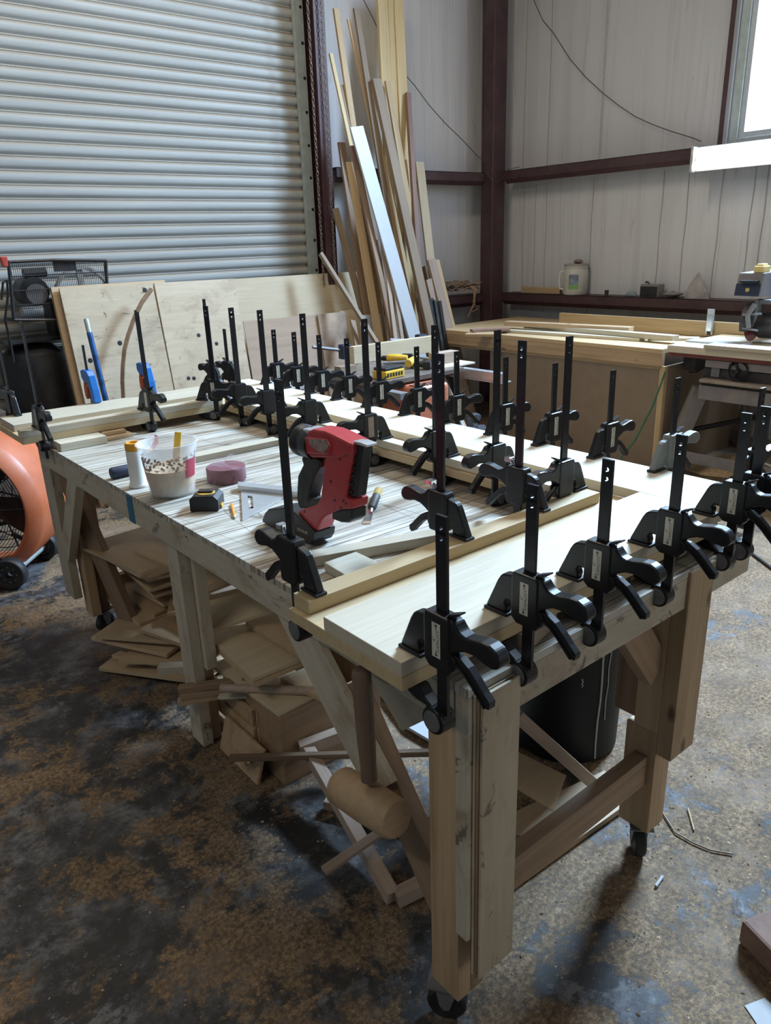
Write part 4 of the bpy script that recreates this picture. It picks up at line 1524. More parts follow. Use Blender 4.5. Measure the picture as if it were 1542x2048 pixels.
# ================================================================ left side: drum fan, compressor, leaning sheets
AX = Vector((.64, .768, 0)).normalized()
fc = EYE + sight(-84, 1023) * (3.75 / CAM_F)
fan = thing('drum_fan', 'big orange drum fan on black wheels at the left edge', 'fan', (fc.x, fc.y, 0))
fm = Matrix((Vector((AX.y, -AX.x, 0)), Vector((0, 0, 1)), AX)).transposed().to_4x4()
if fm.determinant() < 0:
    fm = Matrix((Vector((-AX.y, AX.x, 0)), Vector((0, 0, 1)), AX)).transposed().to_4x4()
fm.translation = (0, 0, fc.z)
RI, RO, DL = .345, .40, .36
m_ = MB()
m_.lathe([(RI - .012, .002), (RI, -.008), (RI + .012, 0), (RO - .004, .05), (RO, .07), (RO, DL), (RO + .008, DL + .008), (RO - .02, DL + .008), (RO - .03, DL), (RI - .01, .07)], 56, fm, close=True)
m_.build('drum', M['fan_orange'], fan, smooth=True)
m_ = MB()
for k in range(22):
    r = .05 + k * .0135
    pts = [fm @ Vector((r * math.cos(2 * PI * q / 40), r * math.sin(2 * PI * q / 40), .004 - .02 * (1 - r / RI))) for q in range(41)]
    m_.tube(pts, .0018, 4, cap=False)
for k in range(12):
    a = 2 * PI * k / 12
    m_.tube([fm @ Vector((.05 * math.cos(a), .05 * math.sin(a), -.012)), fm @ Vector((RI * math.cos(a), RI * math.sin(a), .008))], .003, 5)
m_.build('front_grille', M['black'], fan)
m_ = MB()
m_.lathe([(.001, .10), (.075, .10), (.085, .12), (.085, .26), (.001, .26)], 24, fm)
m_.build('motor', M['iron'], fan, smooth=True)
m_ = MB()
for k in range(4):
    a = 2 * PI * k / 4 + .4
    vs = []
    for r, w, tw in ((.07, .06, .5), (.20, .11, .42), (.315, .13, .30)):
        for s in (-1, 1):
            vs.append(fm @ (Matrix.Rotation(a, 4, 'Z') @ Vector((r, s * w, .18 + s * w * tw))))
    m_.add(vs, [(0, 1, 3, 2), (2, 3, 5, 4)])
m_.build('blades', M['black'], fan)
m_ = MB()
for k in range(7):
    r = .06 + k * .047
    m_.tube([fm @ Vector((r * math.cos(2 * PI * q / 40), r * math.sin(2 * PI * q / 40), DL - .01)) for q in range(41)], .003, 4, cap=False)
for k in range(3):
    a = PI * k / 3 + .3
    m_.tube([fm @ Vector((-RI * math.cos(a), -RI * math.sin(a), DL - .01)), fm @ Vector((RI * math.cos(a), RI * math.sin(a), DL - .01))], .006, 6)
m_.build('rear_grille', M['black'], fan)
w0 = on_z(28, 1176, 0)
w1 = on_z(92, 1118, 0)
WR = .082
off = Vector((fc.x, fc.y, 0))
axw = (w1 - w0).normalized()
m_ = MB()
m_.tube([w0 + Vector((0, 0, WR)) - off + axw * .04, w1 + Vector((0, 0, WR)) - off - axw * .04], .022, 14)
m_.build('axle_tube', M['galv'], fan, smooth=True)
for q, w in enumerate((w0, w1)):
    c = w + Vector((0, 0, WR)) - off
    wm = Matrix((Vector((axw.y, -axw.x, 0)), Vector((0, 0, 1)), axw)).transposed().to_4x4()
    wm.translation = c
    m_ = MB()
    m_.lathe([(.020, -.022), (.050, -.018), (.054, -.026), (WR - .006, -.026), (WR, -.018), (WR, .018), (WR - .006, .026), (.054, .026), (.050, .018), (.020, .022)], 30, wm, close=True)
    wh = m_.build('wheel', M['rubber_tyre'], fan, smooth=True)
    m_ = MB()
    for k in range(8):
        a = 2 * PI * k / 8
        m_.lathe([(.0075, -.0195), (.0075, -.0185)], 12, wm @ T(.036 * math.cos(a), .036 * math.sin(a), 0))
    m_.build('wheel_holes', M['cast'], wh)
# brackets from drum to axle
m_ = MB()
for w in (w0, w1):
    b0 = w + Vector((0, 0, WR)) - off
    m_.tube([b0 + axw * (.05 if w is w0 else -.05), b0 + axw * (.05 if w is w0 else -.05) + Vector((-.10, .08, .10))], .012, 8)
    m_.tube([b0 + Vector((-.36, .30, -WR + .02)), b0 + Vector((-.22, .2, .06))], .012, 8)
m_.build('foot_bracket', M['black'], fan)

# ---- compressor
CY = 5.17
cp = thing('air_compressor', 'black air compressor with wire belt guard behind the leaning plywood', 'compressor', (1.5, 5.30, 0))
o0 = Vector((1.5, 5.30, 0))


def cw(x, y, Y):
    return on_y(x, y, Y) - o0


m_ = MB()
m_.lathe([(.001, .16), (.12, .17), (.20, .22), (.21, .30), (.21, .92), (.19, 1.0), (.12, 1.05), (.001, 1.06)], 36, T(-.13, .02, 0))
m_.build('tank', M['black'], cp, smooth=True)
for k in range(3):
    a = 2 * PI * k / 3 + .5
    m_ = MB()
    m_.box((-.02, -.02, 0), (.02, .02, .30), T(-.13 + .17 * math.cos(a), .02 + .17 * math.sin(a), 0))
    m_.build('leg', M['black'], cp)
pa = cw(15, 640, CY)
pb_ = cw(215, 640, CY)
m_ = MB()
m_.box((pa.x - .05, -.13, 1.075), (pb_.x, .13, 1.10))
m_.build('platform', M['black'], cp, bevel=.003)
c = cw(168, 592, 5.22)
rf = .185
wm = T(c.x, c.y, c.z) @ RX(PI / 2)
m_ = MB()
m_.lathe([(rf - .018, -.02), (rf, -.022), (rf, .022), (rf - .018, .02)], 44, wm, close=True)
for k in range(5):
    a = 2 * PI * k / 5 + .35
    m_.box((.03, -.020, -.008), (rf - .012, .020, .008), wm @ RZ(a))
m_.lathe([(.001, -.025), (.034, -.025), (.034, .025), (.001, .025)], 20, wm)
m_.build('flywheel', plain('pale_cast_wheel', (.34, .33, .32), .5, .1), cp)
c2 = cw(73, 588, 5.14)
m_ = MB()
m_.lathe([(.001, -.03), (.018, -.03), (.018, -.02), (.058, -.02), (.062, .02), (.001, .02)], 28, T(c2.x, c2.y, c2.z) @ RX(PI / 2))
m_.build('motor_pulley', plain('dusty_grey_pulley', (.16, .155, .15), .5, .2), cp, smooth=True)
m_ = MB()
m_.lathe([(.001, -.10), (.085, -.10), (.09, -.08), (.09, .10), (.001, .10)], 24, T(c2.x + .02, .04, c2.z + .01) @ RX(PI / 2))
m_.box((c2.x + .10, -.06, 1.10), (c2.x + .30, .11, 1.33))
m_.tube([(c2.x - .02, -.02, c2.z + .12), (c2.x + .12, -.02, c2.z + .125)], .03, 12)
m_.build('motor', M['black'], cp, smooth=False)
g = [cw(17, 524, CY - .06), cw(106, 520, CY - .06), cw(211, 521, CY - .06), cw(218, 640, CY - .06), cw(28, 640, CY - .06)]
m_ = MB()
for a, b_ in ((0, 1), (1, 2), (2, 3), (3, 4), (4, 0)):
    m_.tube([g[a], g[b_]], .011, 6)
n_ = 50
zt_, zb_ = g[0].z, g[4].z
for k in range(n_):
    t = (k + .5) / n_
    x = g[0].x + (g[2].x - g[0].x) * t
    yy = g[0].y
    m_.tube([(x, yy, zt_ + (g[2].z - g[0].z) * t), (x + .0, yy, zb_ + (g[3].z - g[4].z) * t)], .0015, 4)
for k in range(3):
    z = zb_ + (zt_ - zb_) * (.25 + k * .25)
    m_.tube([(g[0].x, g[0].y, z), (g[2].x, g[0].y, z)], .003, 4)
for q in (0, 2, 3, 4):
    m_.tube([g[q], g[q] + Vector((0, .19, 0))], .009, 6)
m_.build('belt_guard', M['black'], cp)
m_ = MB()
m_.box((g[1].x, g[1].y + .012, g[1].z - .07), (g[1].x + .14, g[1].y + .016, g[1].z - .002))
m_.build('guard_plate', M['iron'], cp)
m_ = MB()
h0 = cw(8, 513, CY - .05)
m_.prism([(-.030, 0), (.014, .0), (.008, -.06), (-.02, -.06)], .05, T(*h0))
m_.build('red_cap', plain('red_paint', (.42, .05, .035), .4), cp, bevel=.006)
m_ = MB()
m_.tube([cw(3, 600, CY), cw(6, 565, CY), cw(14, 560, CY), cw(16, 590, CY), cw(10, 640, CY), cw(22, 690, CY), cw(28, 725, CY)], .007, 8)
m_.build('air_hose', M['black'], cp, smooth=True)
# dark crates under and left of the compressor
for q, (x0, x1, z1, lab) in enumerate(((.70, 1.06, .72, 'dark dusty crate on the floor left of the compressor tank'),)):
    m_ = MB()
    for k in range(5):
        m_.box((x0, 4.95, .03 + k * .14), (x1, 5.25, .15 + k * .14))
    tag(m_.build('crate', plain('dark_crate', (.10, .075, .055), .7, 0, .3), bevel=.004), lab, 'crate')


# ---- sheets leaning on the roller door
def panel(name, tl, tr, Yt, Yb, th, mat, label, cat='sheet', z0=0.0, horizontal=True, parent=None):
    """A flat sheet leaning back: top edge between two sighted corners at depth Yt, foot at depth Yb."""
    a, b_ = on_y(*tl, Yt), on_y(*tr, Yt)
    zt = (a.z + b_.z) / 2
    A = Vector((a.x, Yt, a.z))
    B = Vector((b_.x, Yt, b_.z))
    up = Vector((0, Yt - Yb, zt - z0)).normalized()
    H = (zt - z0) / up.z
    x = (B - A)
    W = x.length
    x.normalize()
    nrm = x.cross(up).normalized()
    mx = Matrix((x, up, nrm)).transposed().to_4x4()
    mx.translation = A - up * (a.z - z0) / up.z
    m2 = MB()
    dz = (b_.z - a.z) * 0
    if horizontal:
        m2.box((0, 0, 0), (W, H, -th))
    else:
        m2.box((0, 0, 0), (W, H, -th))
    o = m2.build(name, M[mat] if isinstance(mat, str) else mat, parent, mx, .001)
    if label:
        tag(o, label, cat)
    return o, mx


def holes(par, pts, Y, mx, r):
    m2 = MB()
    inv = mx.inverted()
    for x, y in pts:
        p = EYE.copy()
        v = sight(x, y)
        n_ = mx.to_3x3().col[2]
        t = (mx.translation - EYE).dot(n_) / v.dot(n_)
        q = inv @ (EYE + v * t)
        m2.lathe([(r, .0006), (r * .9, .001), (.0005, .001)], 14, T(q.x, q.y, 0))
    return m2.build('drilled_hole', M['black'], par)


o, mx = panel('plywood_sheet', (119, 577), (305, 565), 5.06, 4.82, .018, 'ply_used', 'stained used plywood sheet with drilled holes, left part, leaning on the roller door')
for pt in ((290, 580), (240, 686), (181, 721)):
    holes(o, [pt], 0, mx, .016)
m2 = MB()
for k in range(46):
    x, y = random.uniform(262, 338), random.uniform(590, 780)
    break
o, mx = panel('plywood_sheet', (306, 565), (466, 557), 5.062, 4.822, .018, 'ply_used', 'pale used plywood sheet with drilled holes, right part, leaning on the roller door')
for pt in ((396, 671), (432, 688), (376, 757), (387, 757)):
    holes(o, [pt], 0, mx, .014)
panel('plywood_sheet', (103, 575), (330, 560), 5.095, 4.862, .034, 'ply', 'thick plywood sheet whose edge shows behind the stained one')
panel('plywood_sheet', (463, 557), (745, 541), 5.30, 4.98, .018, 'ply_pale', 'clean pale grooved sheet standing in front of the guide rail')
panel('cardboard_sheet', (484, 641), (640, 628), 5.06, 4.88, .006, 'carton', 'flattened brown cardboard carton leaning against the pale sheet', 'cardboard')
panel('cardboard_sheet', (636, 629), (690, 623), 5.045, 4.87, .006, plain('stained_cardboard', (.40, .30, .225), .75, 0, .3, 7), 'smoke stained piece of cardboard beside the big carton', 'cardboard')
panel('plywood_sheet', (684, 624), (760, 612), 5.08, 4.90, .018, 'ply_pale', 'small clean plywood offcut beside the standing boards')
panel('plywood_sheet', (714, 630), (757, 628), 4.93, 4.75, .006, 'white_board', 'small white panel leaning at the foot of the diagonal stick', 'panel')
a, b_ = on_y(705, 641, 4.90), on_y(718, 715, 4.74)
tag(board('board', b_ + (b_ - a) * 3.0, a, .05, .02, M['brown'], None, (0, -1, 0)), 'short dark brown board standing beside the small white panel', 'board')
a, b_ = on_y(641, 507, 5.10), on_y(770, 712, 4.62)
e_ = b_ + (b_ - a) * (b_.z / (a.z - b_.z)) if a.z > b_.z else b_
tag(board('board', e_, a, .030, .032, M['greybrown'], None, (0, -1, .2)), 'thin diagonal stick leaning across the pale sheet', 'board')
# bent wooden bow leaning in front of the used sheets
pts = [on_y(x, y, 4.93 - .10 * (y - 580) / 220) for x, y in ((303, 578), (294, 590), (284, 604), (274, 624), (265, 646), (256, 672), (249, 700), (246, 730), (245, 760), (247, 800), (252, 850))]
m_ = MB()
m_.tube(pts, [.016] * len(pts), 4)
tag(m_.build('bent_strip', M['brown']), 'bow shaped bent wooden strip leaning on the stained plywood', 'strip')
m_ = MB()
a, b_ = on_y(305, 566, 5.0).x, 0
p0, p1 = on_y(172, 638, 4.93), on_y(213, 806, 4.80)
q_ = p1 + (p1 - p0) * .9
bp = thing('telescopic_pole', 'blue and silver pole leaning on the stained plywood', 'pole', (p0.x, 4.85, 0))
o0 = Vector((p0.x, 4.85, 0))
m_.tube([p0 - o0, p0.lerp(p1, .17) - o0], .016, 12)
m_.build('end_sleeve', M['galv'], bp, smooth=True)
m_ = MB()
m_.tube([p0.lerp(p1, .16) - o0, q_ - o0], .018, 12)
m_.build('shaft', plain('blue_foil_tube', (.03, .10, .28), .3, .5, .5, 20), bp, smooth=True)
# ================================================================ boards standing in the corner
def c3(cx, cy):
    return (560 + cx / 3.084, cy / 3.084)


def stick(top, low, wpx, Yt, Yf, mat, label, th=.02, yaw=0.0):
    """A board leaning from the floor (depth Yf) to its top end (depth Yt)."""
    tx, ty = c3(*top)
    lx, ly = c3(*low)
    A = on_y(tx, ty, Yt)
    Y = (Yt + Yf) / 2
    for _ in range(12):
        p = on_y(lx, ly, Y)
        Y = Yf + (Yt - Yf) * p.z / A.z
    d = p - A
    B = A + d * (A.z / -d.z)
    k = (A - EYE).dot(CAM_D)
    w = wpx / 3.084 * k / CAM_F / .78
    o = board('board', B, A, w, th, M[mat], None, Vector((yaw, -1, .1)))
    return tag(o, label, 'board', 'boards standing in the corner')


stick((625, -40), (650, 500), 62, 5.42, 5.02, 'yellow', 'tall yellow board, left of the three that run out of the picture', .03)
stick((678, -40), (702, 560), 42, 5.43, 5.05, 'yellow', 'tall yellow board, middle of the three that run out of the picture', .03)
stick((724, -40), (752, 560), 58, 5.42, 5.03, 'yellow', 'tall yellow board, right of the three that run out of the picture', .03)
stick((345, 55), (450, 770), 34, 5.36, 4.86, 'tan', 'tan board with knots, leaning furthest left at the top of the stack')
stick((421, 118), (590, 900), 16, 5.33, 4.84, 'tan', 'thin tan strip tapering up between two taller boards', .014)
stick((468, 52), (600, 900), 32, 5.30, 4.83, 'greybrown', 'grey brown board whose top nearly reaches the drooping cable')
stick((312, 330), (470, 1050), 20, 5.34, 4.70, 'yellow', 'light strip leaning against the red steel jamb', .016)
stick((376, 525), (480, 1000), 34, 5.30, 4.72, 'greybrown', 'short grey board with square top beside the red steel jamb')
stick((378, 880), (495, 1650), 42, 5.28, 4.74, 'brown', 'dark brown board low behind the stack by the jamb')
stick((340, 1285), (440, 1660), 34, 5.22, 4.78, 'greybrown', 'short grey board standing lowest beside the hoist chain')
stick((590, 490), (840, 1640), 52, 5.20, 4.60, 'greybrown', 'heavy grey brown plank crossing the middle of the stack', .035)
stick((664, 500), (790, 1260), 36, 5.28, 4.76, 'tan', 'tan board with square top right of the heavy plank')
stick((788, 575), (878, 2030), 26, 5.30, 4.64, 'reddish', 'narrow dark red board at the right of the stack', .03)
stick((470, 782), (815, 2030), 80, 5.06, 4.50, 'white_board', 'wide white coated board across the front of the stack', .018)
stick((625, 1230), (745, 2030), 20, 4.98, 4.48, 'pinkish', 'thin pinkish strip in front of the white board', .012)
stick((612, 1290), (705, 2030), 22, 4.97, 4.50, 'pinkish', 'second pinkish strip left of the first one in front of the white board', .012)
stick((448, 900), (640, 1800), 34, 5.10, 4.58, 'reddish', 'long dark red board hugging the left side of the white board', .02)
stick((480, 1050), (690, 2030), 26, 5.05, 4.53, 'brown', 'long dark brown strip just left of the white board', .02)
stick((430, 1000), (600, 2030), 44, 5.14, 4.68, 'tan', 'wide tan plywood strip between the dark boards', .018)
stick((600, 1480), (672, 2030), 20, 4.99, 4.55, 'reddish', 'short dark red strip standing in front of the long dark boards', .015)
stick((685, 1450), (765, 1900), 14, 4.94, 4.52, 'brown', 'thin dark strip standing in front of the white board', .012)
stick((560, 620), (740, 1480), 22, 5.24, 4.80, 'tan', 'thin tan strip just behind the heavy plank', .015)
stick((580, 690), (690, 1480), 18, 5.27, 4.84, 'yellow', 'thin light strip showing left of the heavy plank', .015)
stick((765, 985), (850, 1640), 26, 5.24, 4.74, 'yellow', 'light strip showing between heavy plank and dark red board', .015)
stick((858, 1000), (925, 1590), 52, 5.30, 4.92, 'ply_pale', 'pale cream board right of the dark red board', .02)
stick((770, 580), (770, 980), 26, 5.36, 5.0, 'brown', 'dark brown board half hidden behind the dark red one', .02)
stick((930, 1600), (1040, 2030), 50, 5.04, 4.66, 'pinkish', 'pale pinkish board furthest right of the stack', .03)
stick((965, 1605), (1068, 2030), 22, 5.07, 4.72, 'tan', 'narrow tan board furthest right, behind the pinkish one', .03)
stick((905, 1640), (930, 1760), 46, 5.16, 4.85, 'brown', 'short brown blocks stacked behind the black panels', .05)
stick((925, 1720), (960, 1860), 74, 5.02, 4.75, 'pinkish', 'pinkish block standing on top behind the black panels', .05)
stick((920, 1840), (1000, 2300), 52, 4.92, 4.62, 'black', 'black panel with white spot, left of three', .01)
stick((958, 1850), (1030, 2300), 22, 4.90, 4.62, 'iron', 'dark panel edge, middle of three', .012)
stick((985, 1855), (1050, 2300), 18, 4.88, 4.62, 'black', 'black panel edge, right of three', .012)

# heap of straps and rags on the low girt beside the column
rg = thing('strap_heap', 'tangled heap of tan straps and rags on the low girt by the column', 'straps', on_y(915, 585, 5.42))
r0 = on_y(915, 585, 5.42)
m_ = MB()
for k in range(26):
    p = Vector((random.uniform(-.10, .20), random.uniform(-.03, .05), .012))
    a = random.uniform(-.5, .5)
    pts = []
    for q in range(6):
        pts.append(p + Vector(((q - 2.5) * .045 * math.cos(a), (q - 2.5) * .012 * math.sin(a), abs(math.sin(q * 1.3 + k)) * .03 + k * .0028)))
    m_.tube(pts, [.006, .010, .012, .011, .010, .006], 5)
m_.build('loose_straps', M['rag'], rg, smooth=True)
m_ = MB()
for k, (x, y) in enumerate(((948, 575), (952, 580))):
    pts = [on_y(x - 8, 572, 5.36) - r0, on_y(x, 580, 5.33) - r0, on_y(x + 1 - k * 6, 605, 5.32) - r0, on_y(x - 5 + k * 8, 618, 5.32) - r0, on_y(x - 12 + 4 * k, 634 - 10 * k, 5.32) - r0]
    m_.tube(pts, [.012, .012, .009, .008, .006], 6)
m_.build('hanging_strap', plain('tan_webbing', (.34, .20, .13), .8), rg, smooth=True)
# ================================================================ right wall: long lumber bench, radial arm saw, shelf clutter
BX = 4.67
lb = thing('lumber_bench', 'long wooden side bench with hardboard front along the window wall', 'bench', (5.2, 3.7, 0))
BZ = .865
slab('bench_top', (BX - .02, 2.74, BZ - .03), (5.86, 5.05, BZ), M['tan'], lb, 'Y')
slab('top_edge', (BX - .022, 2.74, BZ - .115), (BX + .02, 5.05, BZ - .031), M['pine'], lb, 'Y')
slab('rail', (BX, 2.76, BZ - .14), (BX + .02, 5.0, BZ - .1155), M['tan'], lb, 'Y')
m_ = MB()
m_.box((BX + .004, 2.76, 0.001), (BX + .012, 4.32, BZ - .1405))
m_.build('front_panel', M['hardboard'], lb, lb.matrix_basis.inverted())
slab('corner_post', (BX - .006, 2.715, 0.001), (BX + .03, 2.755, BZ - .116), M['tan'], lb, 'Z')
m_ = MB()
m_.box((BX + .031, 2.72, 0.001), (5.84, 2.735, BZ - .116))
m_.build('side_panel', M['hardboard'], lb, lb.matrix_basis.inverted())
slab('corner_post', (BX + .02, 4.96, 0.001), (BX + .08, 5.02, BZ - .116), M['tan'], lb, 'Z')
slab('corner_post', (5.78, 4.96, 0.001), (5.84, 5.02, BZ - .116), M['tan'], lb, 'Z')


def bb(pa, pb, z, w, h, mat, label, up=None):
    A, B = on_z(*pa, z + h), on_z(*pb, z + h)
    A.z = B.z = z + h / 2
    A.x += w / 2
    B.x += w / 2
    return tag(board('board', A, B, w, h, M[mat]), label, 'board', 'boards lying on the lumber bench')


bb((923, 668), (985, 668), BZ + .001, .10, .02, 'tan', 'short tan board at the far end of the lumber bench')
bb((985, 658), (1277, 677), BZ + .001, .14, .022, 'poplar', 'long pale board along the front edge of the lumber bench')
bb((935, 660), (1010, 656), BZ + .024, .09, .02, 'reddish', 'short reddish board end on the far bench corner')
bb((1048, 648), (1346, 672), BZ + .024, .08, .034, 'poplar', 'thick pale board lying on top of the long front one')
bb((1006, 643), (1256, 655), BZ + .045, .09, .035, 'pine', 'reddish brown long board behind the thick pale one')
fz0 = BZ + .002
A, B = on_x(1120, 655, 5.42), on_x(1494, 668, 5.42)
tag(board('fence_board', (5.42, A.y, fz0 + .055), (5.42, B.y, fz0 + .055), .035, .108, M['tan']), 'long tan fence board standing on edge at the back of the lumber bench', 'board')
for pa, pb, zz, w, lab, mt in (((1290, 676), (1392, 676), BZ + .001, .10, 'short pale offcut under the thick pale board end', 'poplar'), ):
    bb(pa, pb, zz, w, .018, mt, lab)

# radial arm saw on its own stand
rs = thing('radial_arm_saw', 'dusty grey radial arm saw on a steel stand at the right edge', 'saw', (5.2, 2.2, 0))
RZT = .895
RO_ = Vector((5.2, 2.2, 0))


def rx(x, y, X):
    return on_x(x, y, X) - RO_


slab('saw_table', (4.66, 1.45, RZT - .045), (5.30, 2.712, RZT), M['poplar'], rs, 'Y')
slab('saw_table', (5.302, 1.45, RZT - .045), (5.40, 2.712, RZT), M['tan'], rs, 'Y')
slab('front_rail', (4.70, 1.48, RZT - .075), (4.74, 2.72, RZT - .046), plain('red_line_paint', (.22, .06, .05), .5), rs, 'Y')


def rbox(name, x0, y0, x1, y1, X, depth, mat, far=None, bevel=.003):
    """Panel facing the room whose left edge and height are sighted, running on past the picture edge."""
    p, q = rx(x0, y0, X), rx(x0, y1, X)
    ya = p.y
    yb_ = rx(x1, y1, X).y if far is None else far
    m2 = MB()
    m2.box((X - 5.2, yb_, q.z), (X - 5.2 + depth, ya, p.z))
    return m2.build(name, mat, rs, None, bevel)


rbox('top_gap_shade', 1402, 712, 0, 719, 4.78, .45, M['black'], -.72)  # black box stands in for the shade in the gap under the table
rbox('upper_fascia', 1411, 719, 0, 734, 4.73, .02, plain('pale_dusty_panel', (.30, .275, .26), .5, 0, .15, 12), -.72)
rbox('control_strip', 1409, 734.5, 0, 757, 4.76, .02, M['iron'], -.72)
rbox('lip', 1398, 757.5, 0, 765, 4.69, .10, plain('dusty_lip', (.30, .25, .20), .6, 0, .2, 12), -.74, .006)
rbox('slot', 1402, 765.5, 0, 769, 4.72, .3, M['black'], -.72)
rbox('lower_apron', 1398, 769.5, 0, 798, 4.71, .02, M['saw_grey'], -.74)
hc = rx(1476, 742, 4.72)
m_ = MB()
hm = T(hc.x, hc.y, hc.z) @ RY(-PI / 2)
m_.lathe([(.058, -.008), (.066, 0), (.058, .008), (.052, 0)], 30, hm, close=True)
m_.lathe([(.001, -.035), (.050, -.030), (.050, -.024), (.001, -.02)], 24, hm)
m_.lathe([(.001, -.03), (.014, -.03), (.014, .02), (.001, .02)], 16, hm)
for k in range(3):
    m_.box((.01, -.007, -.004), (.058, .007, .004), hm @ RZ(2 * PI * k / 3 + .4))
m_.tube([hm @ Vector((.04, .034, .0)), hm @ Vector((.04, .034, .045))], .008, 10)
m_.build('hand_wheel', M['black'], rs)
lc = rx(1431, 745, 4.755)
m_ = MB()
m_.box((-.001, -.028, -.028), (0, .028, .028), T(lc.x - .002, lc.y, lc.z))
m_.build('data_plate', plain('grey_plate', (.22, .22, .24), .4), rs)
m_ = MB()
m_.box((-.36, .40, .71), (-.10, .49, .80))
m_.tube([(-.36, .44, .70), (-.30, .42, .69), (-.2, .44, .70)], .006, 6)
m_.build('switch_box', M['iron'], rs, None, .003)
for x0, y0, x1, y1 in ((-.40, .32, -.52, .46), (.46, .32, .55, .46), (-.40, -.68, -.52, -.80), (.46, -.68, .55, -.80)):
    m_ = MB()
    m_.box((-.045, -.05, 0), (.045, .05, (Vector((x1, y1, .0)) - Vector((x0, y0, .60))).length))
    d = (Vector((x0, y0, .60)) - Vector((x1, y1, .0))).normalized()
    q = d.to_track_quat('Z', 'Y').to_matrix().to_4x4()
    q.translation = (x1, y1, .012)
    m_.build('leg', M['saw_grey'], rs, q, .004)
m_ = MB()
m_.box((-.52, -.78, .12), (-.49, .44, .19))
m_.build('cross_rail', M['saw_grey'], rs, bevel=.003)
m_ = MB()
m_.tube([(-.48, .42, .30), (.10, -.15, .46)], .018, 8)
m_.tube([(.10, -.15, .46), (.15, -.70, .44)], .018, 8)
m_.build('brace', M['black'], rs)
m_ = MB()
m_.box((.20, -.20, .05), (.27, .06, .60))
m_.build('motor_column', M['black'], rs)
# column, arm and head
m_ = MB()
m_.lathe([(.06, .90), (.06, 1.32)], 22, T(.60, .16, 0))
m_.build('column', M['cast'], rs, smooth=True)
e = [rx(1470, 592, 4.98), rx(1482, 546, 4.98), rx(1527, 545, 4.98), rx(1516, 594, 4.98)]
zb_, zt_ = e[0].z, e[1].z
ya, yb = e[0].y, rx(1523, 575, 4.98).y
m_ = MB()
xf = -.22
m_.prism([(xf - .02, zb_), (xf + .02, zt_), (.66, zt_ + .02), (.66, zb_ - .02)], ya, t0=yb)
arm = m_.build('arm', M['saw_grey'], rs, bevel=.006)
m_ = MB()
m_.box((-.004, yb + .004, 0), (0, ya - .004, .075), T(xf - .020, 0, zb_ + .004) @ RY(.18))
m_.build('front_badge', M['navy'], arm)
m_ = MB()
m_.lathe([(.014, 0), (.012, .003), (.001, .003)], 18, T(xf - .022, (ya + yb) / 2 - .005, zb_ + .042) @ RY(-PI / 2 + .18))
m_.build('badge_medallion', plain('gold_medallion', (.48, .34, .14), .4), arm)
m_ = MB()
m_.box((-.02, -.012, -.008), (.02, .10, .008), T(xf - .015, yb + .03, zb_ + .092))
m_.build('arm_lever', M['black'], arm, bevel=.003)
m_ = MB()
m_.box((xf + .02, yb + .012, zt_ + .001), (xf + .12, ya - .09, zt_ + .042))
m_.box((xf + .03, yb + .02, zt_ + .0415), (xf + .10, ya - .10, zt_ + .055))
tag(m_.build('battery_charger', plain('pale_yellow_case', (.72, .56, .22), .45, 0, .1), bevel=.008), 'pale yellow case sitting on top of the radial arm saw', 'case')
bpy.data.objects['battery_charger'].matrix_basis = Matrix.Translation(RO_)
hy = rx(1530, 640, 5.05).y
m_ = MB()
m_.box((-.16, hy - .09, zb_ - .05), (.05, hy + .05, zb_ - .022))
m_.box((-.17, hy + .05, zb_ - .20), (-.10, hy + .075, zb_ - .02))
m_.box((-.17, hy - .11, zb_ - .20), (-.10, hy - .085, zb_ - .02))
m_.build('yoke', M['cast'], rs, bevel=.006)
m_ = MB()
m_.lathe([(.001, -.08), (.07, -.08), (.08, -.06), (.08, .06), (.001, .06)], 26, T(-.10, hy - .02, zb_ - .19) @ RX(PI / 2))
m_.build('motor', M['iron'], rs, smooth=True)
m_ = MB()
m_.lathe([(.001, -.0015), (.122, -.0015), (.122, .0015), (.001, .0015)], 48, T(-.12, hy + .088, RZT + .13) @ RX(PI / 2))
m_.build('blade', plain('red_coated_blade', (.22, .03, .035), .35, .3), rs)
m_ = MB()
pts = [(-.13 * math.cos(a), .13 * math.sin(a)) for a in [k * PI / 14 for k in range(-2, 15)]]
m_.prism(pts + [(.13, .0)], .05, T(-.12, hy + .095, RZT + .135))
m_.build('blade_guard', M['iron'], rs, bevel=.004)
m_ = MB()
hk = rx(1506, 640, 4.95)
m_.tube([hk + Vector((0, 0, .10)), hk + Vector((-.02, .03, .03)), hk + Vector((0, .02, -.05))], .016, 10)
m_.tube([hk + Vector((-.0, .07, .03)), hk + Vector((0, -.05, .04))], .007, 8)
m_.tube([hk + Vector((-.0, .06, -.055)), hk + Vector((0, -.04, -.065))], .007, 8)
m_.build('pull_handle', M['cast'], rs, smooth=True)
# long pale boards lying on the saw table
c = on_z(1420, 690, RZT + .02)
tag(slab('board', (4.64, 1.5, RZT + .001), (4.78, 2.45, RZT + .024), M['poplar'], None, 'Y'), 'long pale board on the front of the radial saw table, running out of the picture', 'board')
tag(slab('board', (4.86, 2.30, RZT + .001), (4.98, 2.70, RZT + .012), M['white_board'], None, 'Y'), 'short white piece on the left end of the radial saw table', 'board')
